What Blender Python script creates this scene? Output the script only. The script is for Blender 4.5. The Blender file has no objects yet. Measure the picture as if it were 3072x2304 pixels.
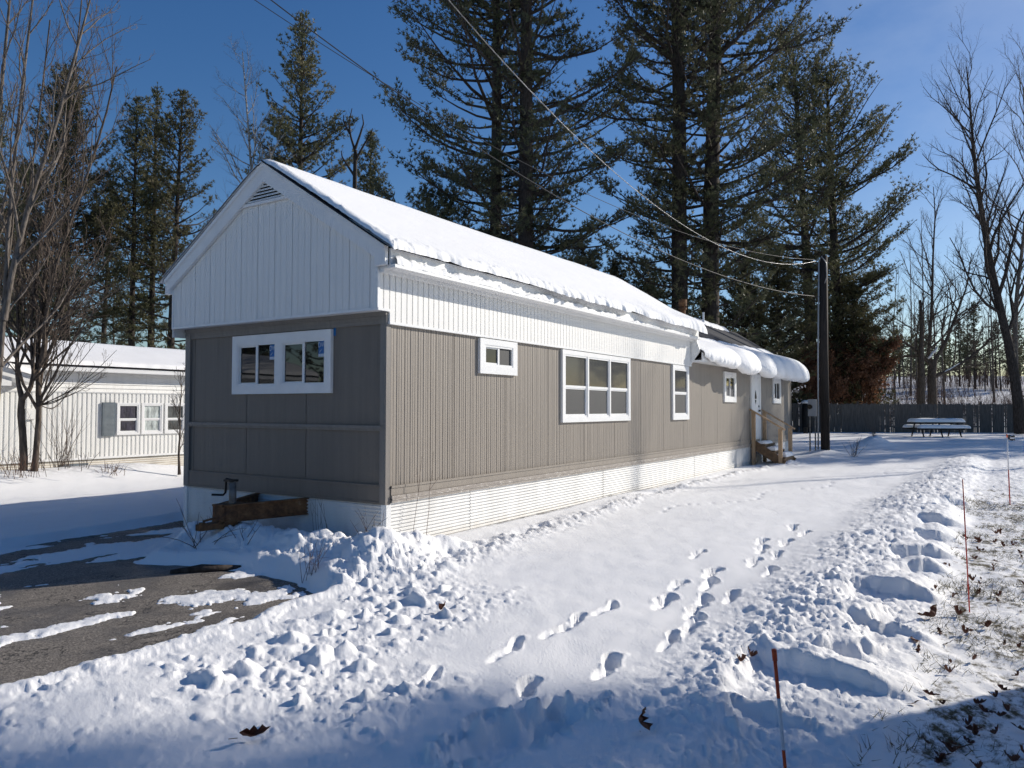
import bpy, math, random
import numpy as np
from mathutils import Matrix, Vector
random.seed(7)
PI = math.pi
S = bpy.context.scene
COL = S.collection
# ------------------------------------------------------------------ camera
CAM = np.array([-6.433, -5.901, 1.62]); YAW = math.radians(32.961); PIT = math.radians(1.855); ROL = math.radians(0.10)
Fv = np.array([math.cos(YAW)*math.cos(PIT), math.sin(YAW)*math.cos(PIT), math.sin(PIT)])
Rv = np.array([math.sin(YAW), -math.cos(YAW), 0.]); Uv = np.cross(Rv, Fv)
R2 = math.cos(ROL)*Rv+math.sin(ROL)*Uv; U2 = -math.sin(ROL)*Rv+math.cos(ROL)*Uv
cd = bpy.data.cameras.new('camera'); cam = bpy.data.objects.new('camera', cd); COL.objects.link(cam)
m = Matrix.Identity(4)
for i in range(3):
    m[i][0] = R2[i]; m[i][1] = U2[i]; m[i][2] = -Fv[i]; m[i][3] = CAM[i]
cam.matrix_world = m
cd.sensor_width = 36; cd.sensor_fit = 'HORIZONTAL'; cd.lens = 36*2225/3072; cd.clip_start = 0.05; cd.clip_end = 6000
S.camera = cam
# ------------------------------------------------------------------ light
SUN_EL = math.radians(24.0); SUN_AZ = math.radians(119.4)      # azimuth clockwise from +Y
sd = np.array([math.sin(SUN_AZ)*math.cos(SUN_EL), math.cos(SUN_AZ)*math.cos(SUN_EL), math.sin(SUN_EL)])
w = bpy.data.worlds.new('World'); S.world = w; w.use_nodes = True
nt = w.node_tree; bg = nt.nodes['Background']
sky = nt.nodes.new('ShaderNodeTexSky'); sky.sky_type = 'NISHITA'; sky.sun_disc = False
sky.sun_elevation = SUN_EL; sky.sun_rotation = SUN_AZ; sky.altitude = 300; sky.air_density = 1.0; sky.dust_density = 0.5; sky.ozone_density = 2.2
hs = nt.nodes.new('ShaderNodeHueSaturation'); hs.inputs['Saturation'].default_value = 1.30; hs.inputs['Hue'].default_value = .508
nt.links.new(sky.outputs[0], hs.inputs['Color']); 
tcw = nt.nodes.new('ShaderNodeTexCoord'); mpw = nt.nodes.new('ShaderNodeMapping'); mpw.inputs['Rotation'].default_value = (0, .5, .9); mpw.inputs['Scale'].default_value = (1.2, 5.0, 9.0)
nt.links.new(tcw.outputs['Generated'], mpw.inputs[0]); nw = nt.nodes.new('ShaderNodeTexNoise'); nw.inputs['Scale'].default_value = 1.6; nw.inputs['Detail'].default_value = 6; nw.inputs['Roughness'].default_value = .55; nt.links.new(mpw.outputs[0], nw.inputs['Vector'])
dpn = nt.nodes.new('ShaderNodeVectorMath'); dpn.operation = 'DOT_PRODUCT'; nt.links.new(tcw.outputs['Generated'], dpn.inputs[0]); dq = Fv*1.0+R2*(2950-1536)/2225-U2*(60-1152)/2225; dpn.inputs[1].default_value = tuple(dq/np.linalg.norm(dq))
def wm(op, a, b_, cl=False):
    n_ = nt.nodes.new('ShaderNodeMath'); n_.operation = op; n_.use_clamp = cl
    for k_, q_ in enumerate((a, b_)):
        if isinstance(q_, (int, float)): n_.inputs[k_].default_value = q_
        else: nt.links.new(q_, n_.inputs[k_])
    return n_.outputs[0]
msk = wm('MULTIPLY', wm('SUBTRACT', dpn.outputs['Value'], .955), 30.0, True); cf = wm('MULTIPLY', wm('MULTIPLY', wm('SUBTRACT', nw.outputs['Fac'], .42), 2.2, True), wm('MULTIPLY', msk, .24), True)
mxw = nt.nodes.new('ShaderNodeMix'); mxw.data_type = 'RGBA'; nt.links.new(cf, mxw.inputs[0]); nt.links.new(hs.outputs[0], mxw.inputs[6]); mxw.inputs[7].default_value = (5.2, 6.2, 8.0, 1)
nt.links.new(mxw.outputs[2], bg.inputs[0]); bg.inputs[1].default_value = 0.106
ld = bpy.data.lights.new('sun', 'SUN'); ld.energy = 5.0; ld.angle = math.radians(0.53); ld.color = (1.0, 0.935, 0.83)
lo = bpy.data.objects.new('sun', ld); COL.objects.link(lo)
lo.rotation_euler = Vector(-sd).to_track_quat('-Z', 'Y').to_euler()
S.view_settings.view_transform = 'Standard'; S.view_settings.look = 'None'; S.view_settings.exposure = 0
S.cycles.max_bounces = 6; S.cycles.diffuse_bounces = 3; S.cycles.glossy_bounces = 3; S.cycles.transparent_max_bounces = 6
S.cycles.use_denoising = True; S.cycles.denoiser = 'OPENIMAGEDENOISE'; S.cycles.denoising_input_passes = 'RGB_ALBEDO'; S.cycles.denoising_prefilter = 'ACCURATE'; S.cycles.use_adaptive_sampling = False; S.cycles.sample_clamp_indirect = 3.0; S.cycles.caustics_reflective = False; S.cycles.caustics_refractive = False

# ------------------------------------------------------------------ noise (numpy)
def hsh(ix, iy, s):
    h = (ix.astype(np.int64)*374761393 + iy.astype(np.int64)*668265263 + s*1442695041) & 0xffffffff
    h = ((h ^ (h >> 13))*1274126177) & 0xffffffff
    h = ((h ^ (h >> 16))*2246822519) & 0xffffffff
    return ((h ^ (h >> 15)) & 0xffffff)/float(0x1000000)
def vn(x, y, s=0):
    x = np.asarray(x, float); y = np.asarray(y, float)
    ix = np.floor(x); iy = np.floor(y); fx = x-ix; fy = y-iy
    fx = fx*fx*fx*(fx*(fx*6-15)+10); fy = fy*fy*fy*(fy*(fy*6-15)+10)
    a = hsh(ix, iy, s); b = hsh(ix+1, iy, s); c = hsh(ix, iy+1, s); d = hsh(ix+1, iy+1, s)
    return (a+(b-a)*fx)*(1-fy)+(c+(d-c)*fx)*fy
def fbm(x, y, o=4, s=0):
    t = 0; a = .5; n = 0
    for k in range(o):
        t = t+a*vn(x*2**k+k*17.3, y*2**k-k*9.1, s+k); n += a; a *= .5
    return t/n
def bumps(x, y, cell, s, rlo, rhi, prob, hlo, hhi, p=1.0):
    """rounded lumps, one at most per cell, the highest wins"""
    ix = np.floor(x/cell); iy = np.floor(y/cell); out = np.zeros_like(x)
    for dx in (-1, 0, 1):
        for dy in (-1, 0, 1):
            jx = ix+dx; jy = iy+dy
            cx = (jx+hsh(jx, jy, s))*cell; cy = (jy+hsh(jx, jy, s+1))*cell
            k = hsh(jx, jy, s+2); r = rlo+(rhi-rlo)*k*k
            ok = hsh(jx, jy, s+3) < prob
            h = hlo+(hhi-hlo)*hsh(jx, jy, s+4)*(0.3+0.7*k)
            an = hsh(jx, jy, s+5)*PI; st = 1+0.9*hsh(jx, jy, s+6)
            ex = (x-cx)*np.cos(an)+(y-cy)*np.sin(an); ey = (-(x-cx)*np.sin(an)+(y-cy)*np.cos(an))*st
            q = np.clip(1-(ex*ex+ey*ey)/(r*r), 0, 1)**p
            out = np.maximum(out, np.where(ok, q*h, 0))
    return out
def ss(a, b, x):
    t = np.clip((x-a)/(b-a), 0, 1); return t*t*(3-2*t)

# ------------------------------------------------------------------ object helpers
def tag(o, label=None, cat=None, group=None, kind=None):
    if label: o['label'] = label
    if cat: o['category'] = cat
    if group: o['group'] = group
    if kind: o['kind'] = kind
    return o
def empty(name, loc=(0, 0, 0), label=None, cat=None, group=None, rz=0):
    o = bpy.data.objects.new(name, None); COL.objects.link(o); o.location = loc; o.rotation_euler = (0, 0, rz)
    o.empty_display_size = .3
    return tag(o, label, cat, group)
def wloc(p):
    v = np.zeros(3)
    while p is not None:
        v += np.array(p.location); p = p.parent
    return v
def np_mesh(name, V, faces_flat, starts, mats, smooth=False, parent=None, local=False, mat_idx=None):
    V = np.asarray(V, np.float32)
    if parent is not None and not local: V = V-wloc(parent).astype(np.float32)
    me = bpy.data.meshes.new(name)
    me.vertices.add(len(V)); me.vertices.foreach_set('co', V.ravel())
    me.loops.add(len(faces_flat)); me.loops.foreach_set('vertex_index', np.asarray(faces_flat, np.int32))
    me.polygons.add(len(starts)); me.polygons.foreach_set('loop_start', np.asarray(starts, np.int32))
    me.polygons.foreach_set('use_smooth', np.full(len(starts), bool(smooth)))
    for mm in (mats if isinstance(mats, (list, tuple)) else [mats]): me.materials.append(mm)
    if mat_idx is not None: me.polygons.foreach_set('material_index', np.asarray(mat_idx, np.int32))
    me.update(calc_edges=True); me.validate()
    o = bpy.data.objects.new(name, me); COL.objects.link(o); o.parent = parent
    return o
def quads(name, V, Q, mat, smooth=False, parent=None, local=False):
    Q = np.asarray(Q, np.int32); k = Q.shape[1]
    return np_mesh(name, V, Q.ravel(), np.arange(len(Q))*k, mat, smooth, parent, local)
def grid_faces(nu, nv, base=0, flip=False):
    i, j = np.meshgrid(np.arange(nu-1), np.arange(nv-1), indexing='ij')
    a = (i*nv+j).ravel()+base; f = np.stack([a, a+nv, a+nv+1, a+1], 1)
    return f[:, ::-1] if flip else f
class MB:
    def __init__(self, xf=None): self.v = []; self.f = []; self.xf = xf
    def add(self, vs, fs):
        b = len(self.v)
        self.v += [self.xf(p) if self.xf else tuple(p) for p in vs]
        self.f += [tuple(b+i for i in f) for f in fs]; return self
    def box(self, x0, x1, y0, y1, z0, z1):
        vs = [(x, y, z) for x in (x0, x1) for y in (y0, y1) for z in (z0, z1)]
        return self.add(vs, [(0, 1, 3, 2), (4, 6, 7, 5), (0, 4, 5, 1), (2, 3, 7, 6), (0, 2, 6, 4), (1, 5, 7, 3)])
    def bar(self, a, b, w, h, up=(0, 0, 1)):
        a = Vector(a); b = Vector(b); d = (b-a).normalized(); u = Vector(up); s = d.cross(u).normalized()*(w/2); t = s.cross(d).normalized()*(h/2)
        vs = [q+i*s+j*t for q in (a, b) for i in (-1, 1) for j in (-1, 1)]
        return self.add([tuple(q) for q in vs], [(0, 1, 3, 2), (4, 6, 7, 5), (0, 4, 5, 1), (2, 3, 7, 6), (0, 2, 6, 4), (1, 5, 7, 3)])
    def prism(self, poly, fn):
        """poly 2D points; fn(p, side) -> 3D for side 0/1"""
        n = len(poly)
        vs = [fn(p, 0) for p in poly]+[fn(p, 1) for p in poly]
        fs = [tuple(range(n))[::-1], tuple(range(n, 2*n))]+[(i, (i+1) % n, n+(i+1) % n, n+i) for i in range(n)]
        return self.add(vs, fs)
    def tube(self, pts, r, n=8, cap=True):
        pts = [Vector(p) for p in pts]; rs = r if isinstance(r, (list, tuple)) else [r]*len(pts)
        vs = []; ref = None
        for i, p in enumerate(pts):
            d = (pts[min(i+1, len(pts)-1)]-pts[max(i-1, 0)]).normalized()
            if ref is None:
                ref = Vector((0, 0, 1)) if abs(d.z) < .9 else Vector((1, 0, 0))
            s = d.cross(ref).normalized(); t = s.cross(d).normalized(); ref = t
            vs += [tuple(p+(s*math.cos(2*PI*k/n)+t*math.sin(2*PI*k/n))*rs[i]) for k in range(n)]
        fs = [(i*n+k, i*n+(k+1) % n, (i+1)*n+(k+1) % n, (i+1)*n+k) for i in range(len(pts)-1) for k in range(n)]
        if cap: fs += [tuple(range(n))[::-1], tuple((len(pts)-1)*n+k for k in range(n))]
        return self.add(vs, fs)
    def build(self, name, mat, parent=None, smooth=False, label=None):
        V = np.array(self.v, float)
        st = np.cumsum([0]+[len(f) for f in self.f])[:-1]; fl = [i for f in self.f for i in f]
        o = np_mesh(name, V, fl, st, mat, smooth, parent)
        if label: o['label'] = label
        return o
def tubes(P, R, n=4):
    """P (N,K,3) polylines, R (N,K) radii -> verts, quads"""
    N, K, _ = P.shape
    D = np.empty_like(P); D[:, 1:-1] = P[:, 2:]-P[:, :-2]; D[:, 0] = P[:, 1]-P[:, 0]; D[:, -1] = P[:, -1]-P[:, -2]
    D /= np.linalg.norm(D, axis=2, keepdims=True)+1e-9
    ref = np.where(np.abs(D[:, :1, 2:3]) > .9, np.array([[[1., 0, 0]]]), np.array([[[0., 0, 1]]]))
    s = np.cross(D, np.broadcast_to(ref, D.shape)); s /= np.linalg.norm(s, axis=2, keepdims=True)+1e-9
    t = np.cross(s, D)
    a = np.arange(n)*2*PI/n
    V = P[:, :, None, :]+R[:, :, None, None]*(s[:, :, None, :]*np.cos(a)[None, None, :, None]+t[:, :, None, :]*np.sin(a)[None, None, :, None])
    base = (np.arange(N)*K*n)[:, None, None]; i = np.arange(K-1)[None, :, None]*n; k = np.arange(n)[None, None, :]; k2 = (k+1) % n
    Q = np.stack([base+i+k, base+i+k2, base+i+n+k2, base+i+n+k], -1).reshape(-1, 4)
    return V.reshape(-1, 3), Q
def merge(L):
    V = []; Q = []; b = 0
    for v, q in L:
        V.append(v); Q.append(q+b); b += len(v)
    return np.concatenate(V), np.concatenate(Q)

# ------------------------------------------------------------------ materials
def mat(name):
    mm = bpy.data.materials.new(name); mm.use_nodes = True
    return mm, mm.node_tree, mm.node_tree.nodes['Principled BSDF']
def N(t, kind, **kw):
    n = t.nodes.new(kind)
    for k, v in kw.items():
        if hasattr(n, k) and k not in ('Scale', ): setattr(n, k, v)
    return n
def coords(t, scale=(1, 1, 1)):
    tc = t.nodes.new('ShaderNodeTexCoord'); mp = t.nodes.new('ShaderNodeMapping'); mp.inputs['Scale'].default_value = scale
    t.links.new(tc.outputs['Object'], mp.inputs[0]); return mp.outputs[0]
def noise(t, vec, scale, detail=4, rough=.55):
    n = t.nodes.new('ShaderNodeTexNoise'); n.inputs['Scale'].default_value = scale; n.inputs['Detail'].default_value = detail; n.inputs['Roughness'].default_value = rough
    t.links.new(vec, n.inputs['Vector']); return n.outputs['Fac']
def ramp(t, fac, stops):
    r = t.nodes.new('ShaderNodeValToRGB'); e = r.color_ramp.elements
    while len(e) < len(stops): e.new(.5)
    for k, (p, c) in enumerate(stops): e[k].position = p; e[k].color = (*c, 1) if len(c) == 3 else c
    t.links.new(fac, r.inputs[0]); return r.outputs[0]
def mix(t, f, a, b, mode='MIX'):
    n = t.nodes.new('ShaderNodeMix'); n.data_type = 'RGBA'; n.blend_type = mode
    for sock, val in ((n.inputs[0], f), (n.inputs[6], a), (n.inputs[7], b)):
        if hasattr(val, 'links') or hasattr(val, 'is_linked'): t.links.new(val, sock)
        elif isinstance(val, (int, float)): sock.default_value = val
        else: sock.default_value = (*val, 1)
    return n.outputs[2]
def math_(t, op, a, b=0.0, clamp=False):
    n = t.nodes.new('ShaderNodeMath'); n.operation = op; n.use_clamp = clamp
    for sock, val in ((n.inputs[0], a), (n.inputs[1], b)):
        if isinstance(val, (int, float)): sock.default_value = val
        else: t.links.new(val, sock)
    return n.outputs[0]
def bump(t, p, h, strength=.3, dist=.02):
    b = t.nodes.new('ShaderNodeBump'); b.inputs['Strength'].default_value = strength; b.inputs['Distance'].default_value = dist
    t.links.new(h, b.inputs['Height']); t.links.new(b.outputs[0], p.inputs['Normal'])
def simple(name, c1, c2=None, scale=8, rough=.6, spec=.3, stretch=(1, 1, 1), bstr=0, bscale=None, metal=0, lo=.35, hi=.65, bdist=.01):
    mm, t, p = mat(name)
    v = coords(t, stretch)
    if c2 is None: c2 = tuple(c*.85 for c in c1)
    f = noise(t, v, scale, 6)
    t.links.new(ramp(t, f, [(lo, c1), (hi, c2)]), p.inputs['Base Color'])
    p.inputs['Roughness'].default_value = rough; p.inputs['Specular IOR Level'].default_value = spec; p.inputs['Metallic'].default_value = metal
    if bstr: bump(t, p, noise(t, v, bscale or scale*2, 5), bstr, bdist)
    return mm
M = {}
# snow
def snow_mat(name, ground=False):
    mm, t, p = mat(name)
    v = coords(t)
    col = ramp(t, noise(t, v, 3, 5), [(.3, (.93, .925, .92)), (.7, (.955, .95, .945))])
    p.inputs['Roughness'].default_value = .75; p.inputs['Specular IOR Level'].default_value = .12
    n1 = noise(t, v, 45, 5, .65); n2 = noise(t, v, 210, 3, .6)
    h = math_(t, 'ADD', n1, math_(t, 'MULTIPLY', n2, .5))
    if ground:
        at = t.nodes.new('ShaderNodeAttribute'); at.attribute_name = 'grass'
        d = t.nodes.new('ShaderNodeAttribute'); d.attribute_name = 'dirt'
        g = noise(t, coords(t, (9, 14, 9)), 1.0, 9, .72)
        g2 = noise(t, coords(t, (1, 1, 1)), 2.2, 4, .6)
        k = math_(t, 'ADD', math_(t, 'MULTIPLY', g, .75), math_(t, 'MULTIPLY', g2, .45))
        k = math_(t, 'ADD', k, math_(t, 'SUBTRACT', math_(t, 'MULTIPLY', at.outputs['Fac'], .335), .93))
        k = math_(t, 'MULTIPLY', k, 9.0, True)
        soil = ramp(t, noise(t, v, 30, 6, .7), [(.3, (.035, .027, .015)), (.5, (.10, .08, .045)), (.7, (.16, .145, .075))])
        col = mix(t, k, col, soil)
        dk = math_(t, 'MULTIPLY', d.outputs['Fac'], math_(t, 'MULTIPLY', math_(t, 'SUBTRACT', noise(t, v, 9, 7, .7), .38), 5.0, True))
        col = mix(t, dk, col, (.045, .038, .03))
    t.links.new(col, p.inputs['Base Color'])
    bump(t, p, h, .42 if ground else .35, .02)
    return mm
M['ground'] = snow_mat('snow_ground_mat', True)
M['snow'] = snow_mat('snow_mat')
# asphalt
mm, t, p = mat('asphalt'); v = coords(t)
sp = noise(t, v, 75, 6, .8); big = noise(t, v, 1.3, 5, .6)
c = ramp(t, sp, [(.33, (.03, .027, .025)), (.5, (.15, .13, .11)), (.66, (.46, .41, .355))])
c = mix(t, math_(t, 'MULTIPLY', math_(t, 'SUBTRACT', big, .47), 4.0, True), c, mix(t, .6, c, (.02, .019, .019)))
vo = t.nodes.new('ShaderNodeTexVoronoi'); vo.feature = 'DISTANCE_TO_EDGE'; vo.inputs['Scale'].default_value = .8
wv = t.nodes.new('ShaderNodeVectorMath'); wv.operation = 'ADD'; nz_ = t.nodes.new('ShaderNodeTexNoise'); nz_.inputs['Scale'].default_value = 4; nz_.inputs['Detail'].default_value = 6
t.links.new(v, wv.inputs[0]); t.links.new(nz_.outputs['Color'], wv.inputs[1]); t.links.new(v, nz_.inputs[0]); t.links.new(wv.outputs[0], vo.inputs['Vector'])
c = mix(t, math_(t, 'MULTIPLY', math_(t, 'SUBTRACT', .012, vo.outputs['Distance']), 90.0, True), c, (.015, .014, .013))
sy_ = noise(t, coords(t, (.35, 2.6, 1)), 1.2, 4, .6); c = mix(t, math_(t, 'MULTIPLY', math_(t, 'SUBTRACT', sy_, .52), 5.0, True), c, mix(t, .5, c, (.02, .018, .016)))
t.links.new(c, p.inputs['Base Color']); p.inputs['Roughness'].default_value = .8
t.links.new(ramp(t, big, [(.45, (.85,)*3), (.6, (.45,)*3)]), p.inputs['Roughness']); bump(t, p, sp, .6, .012)
M['asphalt'] = mm
# painted siding with vertical streaks
def siding(name, c1, c2, dirt=.25, bs=.4):
    mm, t, p = mat(name)
    v = coords(t, (7, 7, .35)); f = noise(t, v, 1.6, 6, .65)
    v2 = coords(t, (1, 1, 1)); g = noise(t, v2, 1.1, 4)
    c = ramp(t, f, [(.3, c1), (.7, c2)])
    c = mix(t, math_(t, 'MULTIPLY', math_(t, 'SUBTRACT', g, .5), 1.2, True), c, mix(t, dirt, c, (.10, .09, .08)))
    st = noise(t, coords(t, (11, 11, .32)), 2.0, 5, .6)
    c = mix(t, math_(t, 'MULTIPLY', math_(t, 'SUBTRACT', st, .60), 3.5 if dirt > .1 else 1.2, True), c, mix(t, .45, c, (.075, .058, .042)))
    sp_ = noise(t, coords(t, (1, 1, 1)), 38, 3, .6)
    c = mix(t, math_(t, 'MULTIPLY', math_(t, 'SUBTRACT', sp_, .69), 6.0 if dirt > .1 else 0.0, True), c, (.42, .39, .35))
    t.links.new(c, p.inputs['Base Color']); p.inputs['Roughness'].default_value = .5; p.inputs['Specular IOR Level'].default_value = .35
    bump(t, p, noise(t, coords(t, (3, 3, .8)), 3.2, 5, .6), bs, .012)
    return mm
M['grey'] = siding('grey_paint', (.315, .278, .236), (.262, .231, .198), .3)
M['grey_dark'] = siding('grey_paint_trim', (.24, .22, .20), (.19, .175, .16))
M['grey_shaded_end'] = siding('grey_paint_shaded', (.190, .165, .142), (.160, .140, .121), .2, .12)  # same paint as the long wall, shade of the end face darkened into its colour
M['white_siding'] = siding('white_siding', (.84, .83, .80), (.80, .79, .765), .08, .10)
M['cream_siding'] = siding('cream_siding', (.86, .855, .825), (.80, .79, .755), .18, .2)
M['white'] = simple('white_trim', (.84, .84, .83), (.79, .79, .785), 5, .4, .4)
M['skirt'] = simple('white_skirting', (.72, .72, .72), (.64, .64, .64), 3, .45, .4)
mm = M['skirt']; t = mm.node_tree; p = t.nodes['Principled BSDF']; v = coords(t)
sx = t.nodes.new('ShaderNodeSeparateXYZ'); t.links.new(v, sx.inputs[0])
f = math_(t, 'ADD', math_(t, 'MULTIPLY', sx.outputs[2], -4.2), math_(t, 'MULTIPLY', noise(t, coords(t, (3, 3, 1)), 2.5, 6, .7), 1.1))
c = ramp(t, noise(t, coords(t, (2, 2, .5)), 2, 5), [(.35, (.74, .735, .72)), (.65, (.62, .615, .60))])
t.links.new(mix(t, math_(t, 'MULTIPLY', f, .8, True), c, (.42, .37, .30)), p.inputs['Base Color'])
M['skirt_beige'] = simple('beige_skirting', (.62, .57, .48), (.50, .45, .38), 4, .5, .4)
mm, t, p = mat('scuffed_belt'); v = coords(t, (1, 1, 3)); f = noise(t, v, 12, 8, .75)
t.links.new(ramp(t, f, [(.45, (.30, .265, .235)), (.58, (.38, .34, .30)), (.66, (.75, .72, .68))]), p.inputs['Base Color']); p.inputs['Roughness'].default_value = .5
M['belt'] = mm
def glass(name, c, rough=.02):
    mm, t, p = mat(name); p.inputs['Base Color'].default_value = (*c, 1); p.inputs['Roughness'].default_value = rough
    p.inputs['Specular IOR Level'].default_value = .5; p.inputs['IOR'].default_value = 1.5
    v = coords(t); bump(t, p, noise(t, v, 1.2, 2), .05, .02); return mm
M['glass'] = glass('window_glass', (.006, .007, .008))
M['screen'] = simple('window_screen', (.052, .054, .057), (.042, .044, .047), 300, .6, .35)
M['glass_grey'] = glass('window_glass_grey', (.062, .065, .07), .06); M['glass_grey'].node_tree.nodes['Principled BSDF'].inputs['Specular IOR Level'].default_value = .22
def cloth(name, c):
    mm, t, p = mat(name)
    f = noise(t, coords(t, (5, 5, 1.3)), 2.5, 5, .6)
    t.links.new(ramp(t, f, [(.35, tuple(q*.35 for q in c)), (.62, c)]), p.inputs['Base Color']); p.inputs['Roughness'].default_value = .7
    p.inputs['Coat Weight'].default_value = 1; p.inputs['Coat Roughness'].default_value = .03
    bump(t, p, f, .8, .05); return mm
M['curtain_dark'] = cloth('dark_curtain', (.035, .03, .055)); M['curtain_pale'] = cloth('pale_curtain', (.62, .68, .66)); M['curtain_grey'] = cloth('grey_curtain', (.10, .11, .11))
M['shutter'] = simple('shutter_grey', (.16, .19, .21), (.12, .145, .165), 6, .5)
M['shingle'] = simple('dark_shingle', (.035, .038, .045), (.06, .062, .07), 40, .9, .2, bstr=.5)
M['drip'] = simple('dark_drip_edge', (.02, .02, .025), None, 6, .4)
M['black'] = simple('black_paint', (.012, .012, .012), (.02, .02, .02), 9, .5)
mm, t, p = mat('rust'); v = coords(t); f = noise(t, v, 7, 9, .7)
t.links.new(ramp(t, f, [(.3, (.03, .02, .015)), (.46, (.14, .062, .026)), (.6, (.24, .115, .045)), (.72, (.33, .26, .19))]), p.inputs['Base Color']); p.inputs['Roughness'].default_value = .85; bump(t, p, f, .5, .01)
M['rust'] = mm
M['steel'] = simple('weathered_steel', (.24, .23, .21), (.12, .11, .10), 14, .5, metal=.3)
mm, t, p = mat('treated_wood'); v = coords(t, (14, 14, 1.6)); f = noise(t, v, 2, 8, .7)
t.links.new(ramp(t, f, [(.3, (.30, .19, .105)), (.5, (.42, .285, .17)), (.7, (.50, .36, .23))]), p.inputs['Base Color']); p.inputs['Roughness'].default_value = .75; bump(t, p, f, .3, .004)
M['wood'] = mm
M['wood_dark'] = simple('wet_wood', (.10, .06, .035), (.18, .11, .06), 10, .7, bstr=.3)
M['fence'] = simple('grey_fence_wood', (.085, .077, .07), (.15, .138, .125), 4, .85, .2, stretch=(6, 6, .5), bstr=.4)
M['pole'] = simple('creosote_pole', (.018, .014, .012), (.045, .036, .03), 5, .8, .25, stretch=(8, 8, .4), bstr=.5)
M['conduit'] = simple('grey_conduit', (.34, .35, .36), None, 6, .45)
M['wire'] = simple('black_wire', (.03, .03, .032), None, 6, .5)
M['wire_alu'] = simple('twisted_aluminium_wire', (.34, .34, .34), (.15, .15, .15), 2, .4, metal=.4)
M['orange'] = simple('orange_plastic', (.62, .085, .02), (.50, .06, .018), 20, .4)
M['red'] = simple('red_stake', (.58, .05, .035), None, 20, .4)
M['stake_white'] = simple('white_tape', (.72, .73, .76), None, 20, .35)
M['blue'] = simple('blue_tape', (.012, .14, .40), None, 20, .4)
M['sticker_white'] = simple('sticker_white', (.55, .6, .68), None, 20, .5)
M['flag'] = simple('black_flag', (.02, .02, .022), None, 20, .6)
def bark(name, c1, c2, sc=5):
    return simple(name, c1, c2, sc, .9, .15, stretch=(4, 4, 1.0), bstr=.8, bscale=9, bdist=.03)
M['bark_pine'] = bark('pine_bark', (.035, .028, .024), (.085, .07, .06))
M['bark_grey'] = bark('grey_bark', (.10, .085, .072), (.22, .19, .165))
M['bark_brown'] = bark('brown_bark', (.065, .052, .043), (.15, .122, .10))
M['bark_birch'] = simple('birch_bark', (.36, .345, .32), (.07, .055, .048), 3, .8, .2, stretch=(1, 1, 3), lo=.5, hi=.62)
M['twig'] = simple('twig', (.11, .078, .062), (.17, .13, .105), 6, .8, .2)
M['twig_dark'] = simple('dark_twig', (.07, .052, .043), (.12, .09, .075), 6, .8, .2)
M['stem'] = simple('dry_stem', (.16, .085, .055), (.07, .04, .03), 6, .8)
def leafmat(name, c1, c2, c3, sc=.8, transl=.25, rough=.6):
    mm, t, p = mat(name); v = coords(t)
    f = noise(t, v, sc, 5, .7); g = t.nodes.new('ShaderNodeObjectInfo')
    c = ramp(t, f, [(.34, c1), (.5, c2), (.68, c3)])
    t.links.new(c, p.inputs['Base Color']); p.inputs['Roughness'].default_value = rough; p.inputs['Specular IOR Level'].default_value = .35
    tr = t.nodes.new('ShaderNodeBsdfTranslucent'); t.links.new(c, tr.inputs[0])
    mx = t.nodes.new('ShaderNodeMixShader'); mx.inputs[0].default_value = transl
    t.links.new(p.outputs[0], mx.inputs[1]); t.links.new(tr.outputs[0], mx.inputs[2])
    t.links.new(mx.outputs[0], t.nodes['Material Output'].inputs[0]); return mm
M['needle'] = leafmat('pine_needles', (.058, .070, .036), (.13, .135, .065), (.255, .225, .125))
M['needle_dark'] = leafmat('dark_pine_needles', (.046, .058, .033), (.10, .108, .056), (.20, .18, .10))
M['needle_olive'] = leafmat('olive_pine_needles', (.052, .058, .026), (.105, .100, .044), (.155, .132, .064))
M['oakleaf'] = leafmat('dry_oak_leaves', (.12, .055, .032), (.22, .105, .058), (.31, .17, .10), 1.2, .4)
M['leaf'] = leafmat('fallen_leaf', (.065, .020, .012), (.12, .045, .025), (.19, .09, .045), 9, .1)
M['grass'] = leafmat('dead_grass', (.055, .045, .02), (.13, .11, .05), (.21, .18, .09), 5, .2)

# ------------------------------------------------------------------ ground
DRIVE = np.array([(-60, -0.86), (-4.3, -0.86), (-3.5, -0.88), (-2.77, -0.95), (-2.4, -0.74), (-1.75, -0.74), (-1.55, -0.3), (-1.5, 0.3), (-1.6, 1.05), (-1.95, 2.0), (-1.2, 2.5), (0.35, 4.15), (0.2, 4.35), (-1.2, 4.08), (-2.4, 3.88), (-60, 3.8)])
def sdf(x, y, poly):
    d = np.full(x.shape, 1e9); ins = np.zeros(x.shape, bool); n = len(poly)
    for i in range(n):
        ax, ay = poly[i]; bx, by = poly[(i+1) % n]
        ex, ey = bx-ax, by-ay; t = np.clip(((x-ax)*ex+(y-ay)*ey)/(ex*ex+ey*ey), 0, 1)
        d = np.minimum(d, np.hypot(x-ax-t*ex, y-ay-t*ey))
        if ay != by:
            ins ^= ((ay > y) != (by > y)) & (x < (bx-ax)*(y-ay)/(by-ay)+ax)
    return np.where(ins, -d, d)
ASPH = -0.075
def base_z(x, y):
    dx = x-CAM[0]; dy = y-CAM[1]
    dep = dx*Fv[0]+dy*Fv[1]; lat = dx*Rv[0]+dy*Rv[1]
    z = .17*ss(22, 38, dep)+.05*ss(36, 46, dep)
    hl = ss(-4, 10, lat)
    z = z+hl*(np.clip(dep-48, 0, 60)*.085+np.clip(dep-108, 0, 200)*.05)
    z = z+.28*np.exp(-((y-10.3)/.75)**2)*ss(5.5, 2.5, x)+.12*ss(8.4, 10.2, y)*ss(9, 4, x)
    return z
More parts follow.
